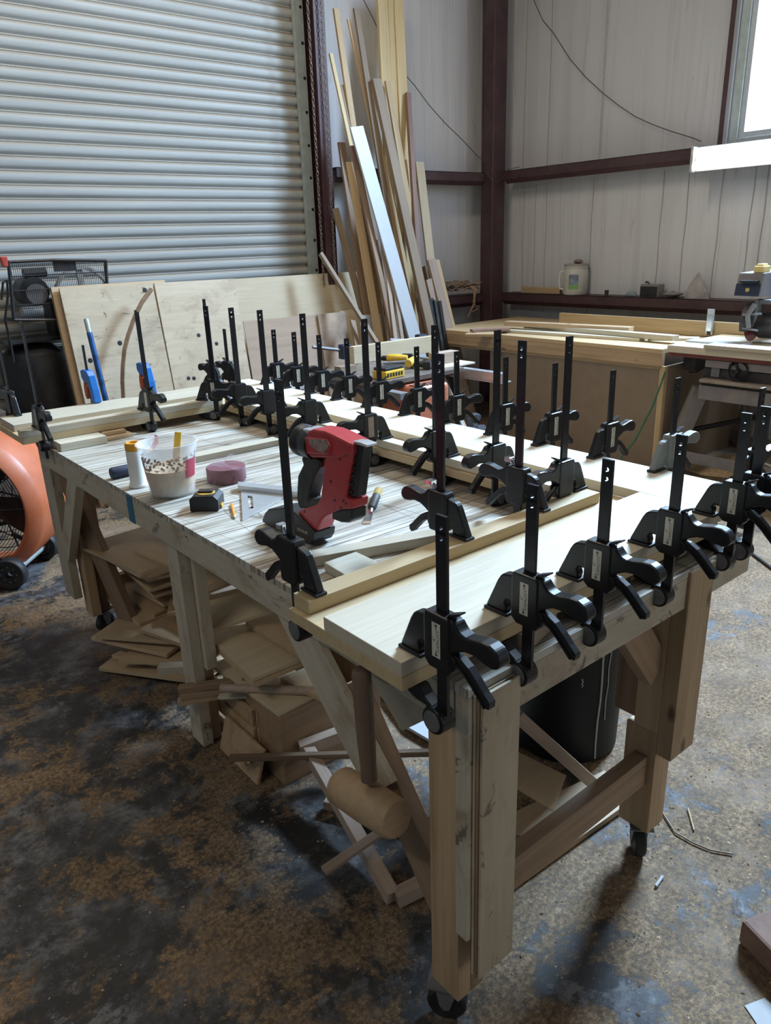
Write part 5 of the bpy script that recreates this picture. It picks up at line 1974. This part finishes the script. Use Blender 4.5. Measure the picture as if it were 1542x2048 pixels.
# metal bracket clamped on the fence
sb = on_x(1420, 640, 5.38)
ss = thing('stop_bracket', 'upright metal stop bracket clamped over the fence board', 'bracket', (5.38, sb.y, BZ))
m_ = MB()
m_.box((0, -.027, .02), (.01, .027, on_x(1420, 618, 5.38).z - BZ))
m_.build('plate', M['alu'], ss, bevel=.002)
m_ = MB()
m_.box((-.008, -.02, .045), (0, .02, .16))
m_.build('jaw', M['chrome'], ss, bevel=.002)
m_ = MB()
m_.box((-.006, -.012, .02), (.0, .012, .05))
m_.build('foot', M['iron'], ss)

# things on the low girt of the window wall
SX = GX + .09
SZ = ZLOW + .001


def gz(x, y, X=SX):
    p = on_x(x, y, X)
    return p


p0 = gz(1150, 588)
jg = thing('plastic_jug', 'white plastic jug with a handle and green label on the low girt', 'jug', (SX, p0.y, SZ))
hj = gz(1150, 532).z - SZ
rj = .112
m_ = MB()
m_.lathe([(.001, 0), (rj * .93, .0), (rj, .012), (rj, hj * .80), (rj * .94, hj * .90), (rj * .97, hj * .93), (rj * .97, hj), (.001, hj)], 32)
m_.build('jug_body', plain('milky_plastic', (.55, .54, .50), .45, 0, .1, 12, dust=(.42, .36, .30), dust_amt=.5), jg, smooth=True)
m_ = MB()
m_.lathe([(rj * .99, hj), (rj * .99, hj + .02), (.001, hj + .022)], 32)
m_.build('lid', plain('grey_lid', (.33, .31, .29), .5), jg, smooth=True)
m_ = MB()
m_.tube([(0, rj * .9, hj * .82), (0, rj + .035, hj * .80), (0, rj + .045, hj * .5), (0, rj + .035, hj * .2), (0, rj * .9, hj * .18)], .011, 8, RZ(.35))
m_.build('jug_handle', M['white_plastic'], jg, smooth=True)
m_ = MB()
for k in range(8):
    a0, a1 = PI * 1.02 + k * .1, PI * 1.02 + (k + 1) * .1
    for z0_, z1_, mi in ((.05, .09, 1), (.09, hj * .72, 0)):
        m_.add([(rj * 1.006 * math.cos(a0), rj * 1.006 * math.sin(a0), z0_), (rj * 1.006 * math.cos(a1), rj * 1.006 * math.sin(a1), z0_),
                (rj * 1.006 * math.cos(a1), rj * 1.006 * math.sin(a1), z1_), (rj * 1.006 * math.cos(a0), rj * 1.006 * math.sin(a0), z1_)], [(0, 1, 2, 3)], mi)
m_.build('jug_label', [plain('blue_grey_label', (.22, .27, .36), .5, 0, .5, 20), plain('green_label', (.20, .42, .14), .5)], jg)
m_ = MB()
for k in range(7):
    m_.lathe([(.001, -.018), (.024, -.01), (.03, 0), (.02, .014), (.001, .018)], 8, T(random.uniform(-.04, .05), random.uniform(-.05, .04), hj + .04) @ RZ(k))
tag(m_.build('dusty_rag', M['rag'], None, T(SX, p0.y, SZ)), 'dusty brown rag lying on the lid of the white jug', 'rag')
a, b_ = gz(1045, 580), gz(1122, 580)
tag(slab('board', (SX - .02, b_.y, SZ), (SX + .02, a.y, SZ + .055), M['tan'], None, 'Y'), 'short tan block on the low girt left of the white jug', 'block')
p = gz(1213, 588)
m_ = MB()
m_.lathe([(.001, 0), (.017, 0), (.019, .045), (.016, .045), (.001, .02)], 14)
tag(m_.build('small_cup', M['iron'], None, T(SX, p.y, SZ), smooth=True), 'tiny dark cup standing alone on the low girt', 'cup')
p = gz(1263, 590)
m_ = MB()
m_.prism([(-.06, 0), (.06, 0), (.05, .03), (.02, .045), (-.03, .04)], .05, RZ(PI / 2))
tag(m_.build('respirator', plain('pale_blue_rubber', (.28, .34, .36), .6), None, T(SX, p.y, SZ), .012), 'crumpled pale blue lump on the low girt beside the small radio', 'rag')
p = gz(1303, 592)
rd = thing('dusty_radio', 'small dusty dark box radio on the low girt', 'radio', (SX, p.y, SZ))
m_ = MB()
m_.box((-.05, -.085, 0), (.05, .085, .105))
m_.build('case', M['saw_grey'], rd, bevel=.004)
m_ = MB()
m_.box((-.052, -.08, .004), (-.0505, .08, .088))
m_.lathe([(.038, 0), (.034, .004), (.001, .002)], 20, T(-.053, .03, .045) @ RY(-PI / 2))
m_.build('speaker_front', M['black'], rd)
m_ = MB()
m_.tube([(0, .03, .105), (0, .05, .122), (0, .07, .118)], .008, 8)
m_.build('knob', M['iron'], rd, smooth=True)
p = gz(1345, 594)
m_ = MB()
m_.lathe([(.001, 0), (.03, 0), (.045, .01), (.085, .028), (.085, .034), (.02, .045), (.012, .055), (.001, .056)], 26)
tag(m_.build('pot_lid', M['saw_grey'], None, T(SX, p.y, SZ), smooth=True), 'low dusty round lid with a knob beside the small radio', 'lid')
p = gz(1392, 596)
m_ = MB()
n_ = 14
vs = []
for i, (r, z) in enumerate(((.10, 0), (.09, .05), (.06, .10), (.025, .16), (.008, .20))):
    for k in range(n_):
        a = 2 * PI * k / n_
        rr = r * (1 + .18 * math.sin(3 * a + i))
        vs.append((rr * .45 * math.cos(a), rr * math.sin(a), z))
m_.add(vs, [(i * n_ + k, i * n_ + (k + 1) % n_, (i + 1) * n_ + (k + 1) % n_, (i + 1) * n_ + k) for i in range(4) for k in range(n_)] + [tuple(range(n_ - 1, -1, -1)), tuple(4 * n_ + k for k in range(n_))])
tag(m_.build('plastic_bag', M['bag'], None, T(SX, p.y, SZ)), 'crumpled translucent dusty bag standing on the low girt', 'bag')
# sawdust heap and offcuts under the radial arm saw
m_ = MB()
n_, rings = 26, 8
vs = [(0, 0, .11)]
for i in range(1, rings):
    for k in range(n_):
        a = 2 * PI * k / n_
        r = i / (rings - 1)
        rr = r * (1 + .15 * math.sin(3 * a + 1) + .08 * math.sin(7 * a))
        vs.append((.28 * rr * math.cos(a), .42 * rr * math.sin(a), max(.001, .11 * (1 - r) ** .8 + random.uniform(-.008, .01) * (1 - r))))
fs = [(0, 1 + k, 1 + (k + 1) % n_) for k in range(n_)]
for i in range(rings - 2):
    for k in range(n_):
        fs.append((1 + i * n_ + k, 1 + (i + 1) * n_ + k, 1 + (i + 1) * n_ + (k + 1) % n_, 1 + i * n_ + (k + 1) % n_))
m_.add(vs, fs)
tag(m_.build('sawdust_heap', plain('sawdust', (.50, .36, .22), .95, 0, .3, 60, .6), None, T(5.12, 2.36, .001), smooth=True), 'heap of light sawdust on the floor under the radial arm saw', 'sawdust', kind='stuff')
for k, (x, y, z, a, lab) in enumerate(((5.35, 2.1, .09, .5, 'pale wedge of offcut on top of the sawdust heap'), (5.05, 2.0, .05, -.3, 'square offcut half buried at the right of the sawdust heap'), (4.95, 2.22, .035, .9, 'flat offcut at the front of the sawdust heap'))):
    m_ = MB()
    m_.prism([(-.10, 0), (.10, 0), (.06, .09), (-.07, .05)], .12)
    tag(m_.build('offcut', M['poplar'], None, T(x, y, z - .03) @ RZ(a), .002), lab, 'offcut')
g0, g1 = on_x(1345, 740, 4.6), on_z(1215, 935, .012)
m_ = MB()
m_.tube([(4.66, 2.71, .72), (4.6, 2.74, .5), (4.5, 2.8, .25), (4.38, 2.87, .08), (4.2, 3.0, .012), (3.9, 3.1, .008)], .006, 8)
tag(m_.build('power_cord', M['green_cord'], smooth=True), 'green power cord running from the side bench down to the floor', 'cord')
pl = on_z(1250, 905, .03)
tag(loose('plywood_sheet', [(4.05, 2.72), (4.52, 2.80), (4.50, 3.3), (4.0, 3.2)], .001, .02, 'tan', 'thin board lying on the floor in front of the hardboard panel', 'sheet'))
m_ = MB()
m_.tube([on_z(x_, y_, .008) for x_, y_ in ((1400, 1040), (1440, 1068), (1475, 1090), (1505, 1108), (1548, 1140), (1600, 1180))], .008, 8)
tag(m_.build('power_cord', M['black'], smooth=True), 'black power cord lying on the dusty floor at the right edge', 'cord')

# ---------------------------------------------------------------- orange table saw beyond the bench
ts = thing('table_saw', 'orange cabinet table saw beyond the far right of the workbench', 'saw', (3.15, 3.65, 0))
SO = Vector((3.15, 3.65, 0))
m_ = MB()
m_.box((-.215, -.35, .03), (.065, .20, .785))
m_.build('cabinet', M['saw_orange'], ts, bevel=.03, seg=3)
m_ = MB()
for k in range(9):
    m_.box((-.195 + k * .028, -.335, .7845), (-.180 + k * .028, -.26, .7862))
m_.build('vent_slots', M['black'], ts)
m_ = MB()
m_.box((-.45, -.235, .800), (.30, .42, .830))
m_.build('iron_top', plain('worn_iron_top', (.20, .165, .14), .45, .4, .25, 12), ts, bevel=.003)
m_ = MB()
m_.box((-.42, -.215, .7865), (.27, .40, .7995))
m_.build('top_skirt', M['iron'], ts)
m_ = MB()
m_.box((-.40, -.42, .745), (-.34, .75, .785))
m_.build('front_rail', M['cast'], ts, bevel=.002)
m_ = MB()
m_.box((.31, -.55, .765), (.36, .45, .82))
m_.box((.31, -.55, .755), (.40, .45, .764))
m_.build('rear_rail', M['alu'], ts, bevel=.002)
m_ = MB()
m_.box((-.21, -.345, 0), (.06, .195, .029))
m_.build('foot', M['black'], ts)
# long white outfeed sheet and pale fence beyond the saw
a0 = on_y(705, 725, 4.0)
fz_ = .801
a, b_ = on_y(704, 720, 4.10), on_y(868, 704, 4.10)
tag(board('fence_board', (a.x, 4.10, .89), (b_.x, 4.10, .89), .05, .115, M['ply_pale']), 'thick pale fence beam standing on the orange table saw', 'beam')
a, b_ = on_y(528, 729, 4.02), on_y(690, 716, 4.02)
tag(slab('outfeed_board', (a.x, 4.0, .74), (b_.x, 4.35, .76), M['white_board'], None, 'X'), 'long white outfeed board left of the table saw fence', 'board')
for k in range(2):
    pass
tb = thing('outfeed_stand', 'wooden stand carrying the white outfeed board', 'stand', (2.5, 4.17, 0))
for x_ in (a.x + .06, 2.60):
    m_ = MB()
    m_.box((x_ - 2.5 - .03, -.12, 0), (x_ - 2.5 + .03, .12, .739))
    m_.build('leg', M['pine'], tb)
p = on_y(672, 733, 3.95)
tag(slab('wood_block', (p.x, 3.90, .7405 + .001), (p.x + .13, 3.97, .86), M['greybrown'], None, 'X'), 'brown block of wood at the left end of the pale fence beam', 'block')
# battery box and drills on the saw
p = on_z(786, 755, .835)
bx_ = thing('battery_pack', 'yellow and black tool battery box on the table saw top', 'battery', (p.x, p.y + .04, .831), .12)
m_ = MB()
m_.box((-.085, -.055, 0), (.085, .055, .05))
m_.build('case', M['yellow_tool'], bx_, bevel=.006)
m_ = MB()
m_.box((-.08, -.05, .0505), (.08, .05, .068))
m_.build('lid', M['black'], bx_, bevel=.005)
m_ = MB()
for k in range(6):
    m_.box((-.07 + k * .024, -.0562, .014), (-.055 + k * .024, -.0552, .036))
m_.build('side_marks', M['black'], bx_)


def drill(x, y, z, rz, label, s=1.0):
    d = thing('cordless_drill', label, 'drill', (x, y, z), rz)
    m_ = MB()
    m_.tube([(-.09 * s, 0, .035), (-.02 * s, 0, .035), (.05 * s, 0, .035), (.065 * s, 0, .035)], [.024 * s, .031 * s, .031 * s, .022 * s], 14)
    m_.build('body', M['yellow_tool'], d, smooth=True)
    m_ = MB()
    m_.tube([(.065 * s, 0, .035), (.10 * s, 0, .035), (.115 * s, 0, .035)], [.020 * s, .019 * s, .008 * s], 12)
    m_.build('chuck', M['black'], d, smooth=True)
    m_ = MB()
    m_.tube([(-.03 * s, 0, .03), (-.05 * s, -.06 * s, .026), (-.06 * s, -.10 * s, .026)], [.018 * s, .017 * s, .02 * s], 10)
    m_.build('grip', M['rubber_grip'], d, smooth=True)
    m_ = MB()
    m_.box((-.10 * s, -.15 * s, .004), (-.02 * s, -.10 * s, .05))
    m_.build('battery', M['black'], d, None, .006)
    return d


p = on_z(826, 728, .85)
drill(p.x, p.y, .831, .5, 'yellow cordless drill lying on the table saw behind the battery box')
p = on_z(856, 706, .85)
drill(3.27, 3.88, .831, 2.2, 'second yellow tool lying further back on the table saw', .9)
p = on_z(920, 728, .80)
tag(slab('wood_block', (3.34, 3.55, .842), (3.54, 3.63, .915), M['pinkish'], None, 'X'), 'pinkish block of wood on the right end of the table saw', 'block')
tag(slab('wood_block', (3.30, 3.46, .8305), (3.60, 3.66, .8415), M['poplar'], None, 'X'), 'thin pale board under the pinkish block on the table saw', 'board')
m_ = MB()
m_.tube([(3.15, 3.86, .85), (3.40, 3.72, .85)], .010, 10)
m_.box((3.385, 3.67, .831), (3.425, 3.77, .87))
tag(m_.build('hammer', M['cast']), 'grey hammer lying on the table saw behind the drills', 'hammer')


def fclamp(x0, y0, x1, y1, Y, label):
    a_, b2 = on_y(x0, y0, Y), on_y(x1, y1, Y)
    c_ = thing('sliding_clamp', label, 'clamp', a_)
    m2 = MB()
    m2.tube([Vector((0, 0, 0)), b2 - a_], .012, 4)
    m2.build('bar', M['greybrown'] if False else M['cast'], c_)
    for t, s in ((1.0, 1), (.80, 1.2)):
        m2 = MB()
        m2.box((-.035 * s, -.03, -.05 * s), (.035 * s, .03, .04 * s), T(*((b2 - a_) * t)))
        m2.build('jaw', M['navy'], c_, None, .008)
    return c_


fclamp(625, 694, 705, 703, 4.6, 'sash clamp with two dark blue jaws lying behind the white outfeed board')
fclamp(780, 680, 857, 681, 4.45, 'sash clamp with two dark blue jaws lying behind the pale fence beam')
# floor clutter beyond the bench on the right
tag(board('board', (3.58, 3.30, .0), (3.45, 3.62, .73), .05, .03, M['pine'], None, (-1, 0, 0)), 'brown board leaning on the back of the table saw', 'board')
tag(board('board', (3.50, 3.25, .0), (3.42, 3.58, .72), .06, .02, M['white_board'], None, (-1, 0, 0)), 'narrow white board leaning on the back of the table saw', 'board')
m_ = MB()
for k in range(14):
    m_.lathe([(.001, -.05), (.06, -.03), (.075, 0), (.05, .035), (.001, .05)], 9, T(4.05 + random.uniform(-.22, .22), 4.0 + random.uniform(-.18, .18), .05 + random.uniform(0, .22)) @ RZ(k) @ RX(.4 * k))
tag(m_.build('rag_heap', plain('dark_cloth', (.06, .06, .075), .85, 0, .5, 8), smooth=True), 'dark heap of cloth on the floor beyond the right clamps', 'rags')
# ================================================================ things under and around the bench
bn = thing('waste_bin', 'tall black plastic bin with white drips under the right of the bench', 'bin', (1.80, 1.30, 0))
m_ = MB()
m_.lathe([(.001, .004), (.165, .004), (.172, .012), (.190, .70), (.199, .705), (.199, .735), (.188, .735), (.166, .02), (.001, .015)], 44)
m_.build('bin_wall', M['bin'], bn, smooth=True)
for k, (a, z0_, z1_, w) in enumerate(((-1.90, .02, .60, .0035), (-1.76, .16, .42, .002), (-1.70, .45, .58, .002), (-2.25, .30, .33, .002))):
    m_ = MB()
    pts = []
    for q in range(9):
        z = z1_ + (z0_ - z1_) * q / 8
        r = .172 + .016 * z / .6 + .001
        aa = a + .012 * math.sin(q * 1.7 + k)
        pts.append((r * math.cos(aa), r * math.sin(aa), z))
    m_.tube(pts, w, 5)
    m_.build('white_drip', M['paper'], bn, smooth=True)

# mallet hanging at the left end of the front board
h0, h1 = on_x(722, 1338, .742), on_x(738, 1550, .742)
ml = thing('wooden_mallet', 'round wooden mallet hanging head down from the front left bench corner', 'mallet', (h1.x, h1.y, h1.z))
m_ = MB()
d = h0 - h1
m_.tube([Vector((0, 0, -.01)), d * .10, d * .35, d * .8, d * .97, d], [.0175, .0165, .019, .020, .019, .014], 12)
m_.build('handle', plain('dark_mallet_handle', (.20, .13, .085), .5, 0, .2, 12), ml, smooth=True)
hc0, hc1 = on_x(682, 1560, .742), on_x(792, 1628, .742)
ax_ = (hc1 - hc0).normalized()
hl = (hc1 - hc0).length
m_ = MB()
mm_ = Matrix((Vector((1, 0, 0)), ax_.cross(Vector((1, 0, 0))).normalized(), ax_)).transposed().to_4x4()
mm_.translation = hc0 - h1 + Vector((0, 0, -.014))
m_.lathe([(.001, -.004), (.036, -.003), (.042, .006), (.044, hl * .5), (.042, hl - .006), (.036, hl + .003), (.001, hl + .004)], 32, mm_)
m_.build('head', M['mallet'], ml, smooth=True)

# plywood offcuts: a slumped stack between the legs
GS = 'plywood offcuts slumped under the left side'


def sheet(cx, cy, z, L, W, rz, tilt, roll, th, mat, label, group=None, cat='offcut'):
    p = on_z(cx, cy, z)
    m2 = MB()
    m2.box((-L / 2, -W / 2, -th / 2), (L / 2, W / 2, th / 2))
    o = m2.build('plywood_offcut', M[mat], None, T(p.x, p.y, z) @ RZ(rz) @ RX(tilt) @ RY(roll), .0008)
    return tag(o, label, cat, group)


rnd = random.Random(5)
# lowest fan of sheets resting on the floor, near the mid leg
low = [(345, 1315, .030, .50, .30, .42), (352, 1300, .055, .46, .26, .30), (372, 1290, .085, .44, .30, .55), (300, 1262, .115, .40, .26, .34),
       (310, 1255, .140, .40, .24, .50), (385, 1262, .165, .36, .22, .25)]
for k, (x, y, z, L, W, a) in enumerate(low):
    sheet(x, y, z, L, W, a + PI / 2 + .1, rnd.uniform(-.06, .06), rnd.uniform(-.05, .10), .016, 'ply', 'brown plywood offcut, %s from the floor in the slumped stack by the middle leg' % ORD[k], GS)
mid = [(285, 1215, .13, .40, .20, .6), (290, 1205, .15, .38, .22, .75), (300, 1192, .175, .34, .16, .85), (316, 1178, .20, .36, .14, .80), (405, 1185, .225, .34, .26, .2), (400, 1172, .245, .32, .24, .35),
       (330, 1150, .27, .34, .24, .7), (325, 1140, .292, .36, .22, .66), (318, 1132, .314, .38, .26, .74), (322, 1124, .336, .36, .25, .68)]
for k, (x, y, z, L, W, a) in enumerate(mid):
    sheet(x, y, z, L, W, a + .85, rnd.uniform(-.05, .05), rnd.uniform(-.05, .05), .015, 'ply', 'brown plywood offcut, %s from below in the middle of the slumped stack' % ORD[k], GS)
topst = [(300, 1112, .375, .44, .29, 0), (296, 1108, .394, .46, .28, .02), (292, 1104, .413, .47, .30, -.03), (286, 1098, .432, .50, .31, .03)]
for k, (x, y, z, L, W, a) in enumerate(topst):
    sheet(x, y, z, L, W, a + PI / 2 + .12, 0.02, 0.03, .014, 'ply', 'large plywood sheet, %s from below in the top layer of the slumped stack' % ORD[k], GS)
sheet(330, 1112, .450, .30, .10, PI / 2 + .12, .03, .04, .012, 'ply', 'narrow plywood strip lying on the topmost large sheet', GS)
# support under the stack: a scrap carton, mostly hidden
m_ = MB()
m_.box((-.16, -.26, 0), (.16, .26, .30))
p = on_z(330, 1260, .0)
tag(m_.build('scrap_box', M['carton'], None, T(1.28, 2.72, .001) @ RZ(.2), .004), 'scrap carton standing behind the slumped plywood stack', 'box')

# right heap: pale sheets on a wooden chest
GP = 'plywood panels heaped under the bench'


def quad(name, corners, z, th, mat, label, group=None, dz=(0, 0, 0, 0)):
    P = [on_z(x, y, z + d_) for (x, y), d_ in zip(corners, dz)]
    c_ = sum(P, Vector()) / 4
    m2 = MB()
    up = ((P[1] - P[0]).cross(P[3] - P[0])).normalized()
    if up.z < 0:
        P = P[::-1]
        up = -up
    vs = [p - c_ for p in P] + [p - c_ - up * th for p in P]
    m2.add(vs, [(0, 1, 2, 3), (7, 6, 5, 4), (1, 0, 4, 5), (2, 1, 5, 6), (3, 2, 6, 7), (0, 3, 7, 4)])
    return tag(m2.build(name, M[mat], None, Matrix.Translation(c_), .0008), label, 'offcut', group)


quad('plywood_offcut', [(405, 1262), (500, 1246), (604, 1316), (506, 1356)], .372, .014, 'ply_pale', 'pale plywood panel on top of the heap beside the middle leg', GP)
quad('plywood_offcut', [(400, 1262), (505, 1248), (607, 1324), (506, 1368)], .356, .016, 'ply', 'second plywood panel just under the pale one', GP)
quad('plywood_offcut', [(491, 1243), (545, 1217), (646, 1300), (617, 1318)], .400, .018, 'ply', 'tan plywood panel leaning over the pale one, below the bench edge', GP)
quad('plywood_offcut', [(560, 1270), (600, 1255), (655, 1330), (628, 1344)], .370, .018, 'poplar', 'thick pale offcut just under the tan panel', GP)
quad('plywood_offcut', [(400, 1195), (520, 1165), (575, 1210), (425, 1258)], .430, .014, 'ply_pale', 'wide pale panel tilted at the back of the heap', GP, (.02, .06, .05, -.01))
quad('plywood_offcut', [(392, 1132), (425, 1110), (480, 1160), (395, 1192)], .50, .012, 'ply', 'brown panel tilted up highest behind the middle leg', GP, (.03, .03, .03, -.02))
quad('plywood_offcut', [(560, 1355), (620, 1330), (720, 1385), (650, 1400)], .285, .016, 'ply', 'brown panel sloping behind the mallet handle', GP, (.0, .0, .04, .02))
# chest of scrap that carries the heap
cb_ = on_z(571, 1572, 0)
ch_ = thing('wooden_chest', 'open wooden box with dovetail corner on the floor behind the mallet', 'box', (cb_.x, cb_.y, 0), .0)
m_ = MB()
CH = .255
m_.box((0, 0, .001), (.012, .36, CH))
m_.box((.0121, 0, .001), (.38, .012, CH))
m_.box((.38, 0, .001), (.392, .36, CH))
m_.box((.0121, .348, .001), (.3799, .36, CH))
m_.box((.0121, .0121, .001), (.3799, .3479, .012))
m_.build('box_walls', wood('chest_wood', (.46, .30, .175), (.33, .205, .115), (1.4, 18, 18)), ch_, bevel=.001)
m_ = MB()
m_.box((.0, .0, CH + .001), (.18, .40, CH + .015))
m_.build('lid', M['ply_pale'], ch_, RZ(.05), .001)
dr = on_z(540, 1560, .0)
m_ = MB()
m_.box((-.006, -.10, 0), (.006, .15, .12))
df = thing('drawer_front', 'loose drawer front with a brass knob leaning on the wooden box', 'drawer front', (cb_.x - .062, cb_.y + .16, .001))
m_.build('panel', M['pine'], df, RY(.30), .002)
m_ = MB()
m_.lathe([(.004, 0), (.005, .01), (.010, .014), (.009, .022), (.001, .024)], 14, RY(.30) @ T(-.006, -.05, .055) @ RY(-PI / 2))
m_.build('knob', plain('brass', (.55, .40, .2), .3, .9), df, smooth=True)
# slatted crate with stencilled word
cr_ = on_z(430, 1474, 0)
ct = thing('slatted_crate', 'low slatted crate with dark stencilled lettering behind the middle leg', 'crate', (.925, 2.02, 0))
for k, z in enumerate((.015, .085, .155)):
    m_ = MB()
    m_.box((0, -.16, z), (.012, .16, z + .055))
    m_.build('slat', M['pine'], ct, bevel=.001)
    m_ = MB()
    m_.box((.013, -.172, z), (.33, -.16, z + .055))
    m_.build('slat', M['pine'], ct, bevel=.001)
m_ = MB()
m_.box((.002, -.159, .002), (.032, -.13, .212), T(.011, 0, 0))
m_.build('corner_post', M['pine'], ct)
m_ = MB()
m_.box((.013, -.158, .002), (.33, .158, .012))
m_.build('floor_board', M['pine'], ct)
m_ = MB()
text_geo(m_, 'TRUSSES', .044, T(.17, -.1725, .113) @ RX(PI / 2))
m_.build('stencil', M['ink'], ct)

# sticks lying across the heap and the floor
GK = 'loose sticks under the left side'


def pstick(pa, za, pb, zb, w, h, mat, label):
    A, B = on_z(*pa, za), on_z(*pb, zb)
    return tag(board('wood_stick', A, B, w, h, M[mat]), label, 'stick', GK)


pstick((358, 1378), .240, (505, 1360), .262, .03, .022, 'fir_dark', 'dark stick lying uppermost left across the middle leg')
pstick((362, 1392), .222, (500, 1372), .235, .03, .018, 'fir_dark', 'second dark stick across the middle leg')
pstick((356, 1404), .200, (470, 1384), .215, .028, .02, 'pine', 'third stick, lowest across the middle leg')
pstick((440, 1388), .222, (610, 1384), .235, .05, .010, 'poplar', 'thin pale wedge beside the round stick')
A, B = on_z(442, 1376, .275), on_z(690, 1384, .290)
m_ = MB()
m_.tube([A, B], .014, 12)
tag(m_.build('wood_stick', M['pinkish'], smooth=True), 'long pinkish round stick lying over the wooden box', 'stick', GK)
pstick((460, 1516), .10, (868, 1505), .17, .018, .018, 'brown', 'long thin brown stick poking out to the left at mid height')
pstick((648, 1742), .105, (775, 1655), .12, .026, .012, 'pinkish', 'pale flat stick crossing the lying wooden frame')
pstick((318, 1338), .165, (480, 1330), .175, .04, .03, 'poplar', 'pale sawn batten end beside the middle leg')

# light wooden frame lying on the floor
fr = thing('open_frame', 'thin open wooden frame lying on the floor below the mallet', 'frame', (1.0, 1.4, 0))


def fbar(pa, za, pb, zb, w=.035, h=.04):
    A, B = on_z(*pa, za), on_z(*pb, zb)
    return board('frame_bar', A, B, w, h, M['pinkish'], fr)


fbar((612, 1492), .12, (786, 1795), .030)
fbar((600, 1498), .12, (735, 1448), .15)
fbar((792, 1796), .030, (880, 1752), .045)
# plywood offcut and stick behind the front stretcher
quad('plywood_offcut', [(1035, 1503), (1133, 1551), (1107, 1622), (1030, 1575)], .10, .016, 'ply', 'square plywood offcut tilted behind the front stretcher', None, (.12, .06, .0, .05))
A, B = on_z(1030, 1428, .40), on_z(1192, 1572, .055)
tag(board('wood_stick', A, B, .04, .035, M['pinkish']), 'thick pinkish stick leaning in front of the black bin', 'stick')
tag(loose('plywood_offcut', [(1.05, .98), (1.62, .95), (1.72, 1.08), (1.1, 1.2)], .001, .02, 'ply', 'flat offcut on the floor behind the front stretcher'), None)
tag(board('wood_stick', (.98, 1.55, .02), (1.30, 1.02, .03), .03, .03, M['greybrown']), 'grey round-edged stick lying on the bright floor under the bench', 'stick')
sp = loose('speckled_panel', [(0.86, 1.02), (1.10, 0.95), (1.16, 1.40), (0.92, 1.42)], .001, .012, 'white_board', 'white panel lying under the bench', 'panel')
bpy.data.objects.remove(sp, do_unlink=True)
A = on_z(750, 1375, .62)
quad('speckled_panel', [(742, 1362), (868, 1352), (905, 1506), (812, 1452)], .025, .012, 'white_board', 'white speckled panel leaning behind the near left leg', None)

# right foreground: reddish block under sawdust, scrap of paper
P0, P1, P3 = on_z(1474, 1884, 0), on_z(1542, 1957, 0), on_z(1542, 1764, .07)
e1 = Vector((P1.x - P0.x, P1.y - P0.y, 0)).normalized()
m_ = MB()
m_.box((0, 0, 0), (.26, .22, .07))
tag(m_.build('dusty_block', M['brick'], None, T(P0.x, P0.y, .001) @ RZ(math.atan2(e1.y, e1.x)), .009), 'reddish block covered in sawdust at the lower right corner', 'block')
pp = on_z(1535, 2045, .002)
tag(loose('paper_scrap', [(pp.x - .025, pp.y + .005), (pp.x + .0, pp.y + .05), (pp.x + .05, pp.y + .03), (pp.x + .04, pp.y - .04)], .001, .0015, 'paper', 'scrap of white paper on the floor in the lower right corner', 'paper'))
for k, (x, y) in enumerate(((1320, 1765),)):
    q = on_z(x, y, .004)
    m_ = MB()
    m_.tube([(-.02, 0, .004), (.022, .006, .004)], .004, 8)
    tag(m_.build('glue_stub', M['paper'], None, T(q.x, q.y, .001)), 'tiny pale stub lying on the floor near the right caster', 'stub')
twig = [on_z(x, y, .005) for x, y in ((1325, 1625), (1350, 1665), (1385, 1685), (1420, 1700), (1465, 1708))]
m_ = MB()
m_.tube(twig, .0025, 5)
tag(m_.build('twine', M['greybrown'], smooth=True), 'thin length of twine on the sawdust right of the bench', 'twine')
twig = [on_z(x, y, .005) for x, y in ((1376, 1617), (1388, 1660))]
m_ = MB()
m_.tube(twig, .0025, 5)
tag(m_.build('splinter', M['pine'], smooth=True), 'straight splinter on the sawdust right of the bench', 'splinter')

# sawdust chips all over the floor: one uncountable scatter
m_ = MB()
rn = random.Random(3)
cnt = 0
while cnt < 14000:
    x, y = rn.uniform(-.4, 4.6), rn.uniform(.1, 4.4)
    dens = .10 + .9 * max(0, min(1, (x - .7) / 1.1))
    near = 1.0 / (1 + .35 * (x * x + y * y) ** .5)
    if rn.random() > dens * near * 1.3:
        continue
    s_ = rn.choice((rn.uniform(.001, .003), rn.uniform(.001, .003), rn.uniform(.002, .0062)))
    a = rn.uniform(0, PI)
    ca_, sa_ = math.cos(a) * s_, math.sin(a) * s_
    h_ = s_ * rn.uniform(.3, .8)
    w_ = rn.uniform(.35, .9)
    z_ = .0005
    vs = [(x + ca_, y + sa_, z_), (x - sa_ * w_, y + ca_ * w_, z_), (x - ca_, y - sa_, z_), (x + sa_ * w_, y - ca_ * w_, z_), (x, y, z_ + h_)]
    m_.add(vs, [(0, 1, 4), (1, 2, 4), (2, 3, 4), (3, 0, 4)])
    cnt += 1
o = bpy.data.objects.new('sawdust_chips', m_.mesh('sawdust_chips', plain('wood_chips', (.46, .34, .22), .9, 0, .35, 30), recalc=False))
COL.objects.link(o)
tag(o, 'scattered wood chips and sawdust crumbs over the concrete floor', 'sawdust', kind='stuff')
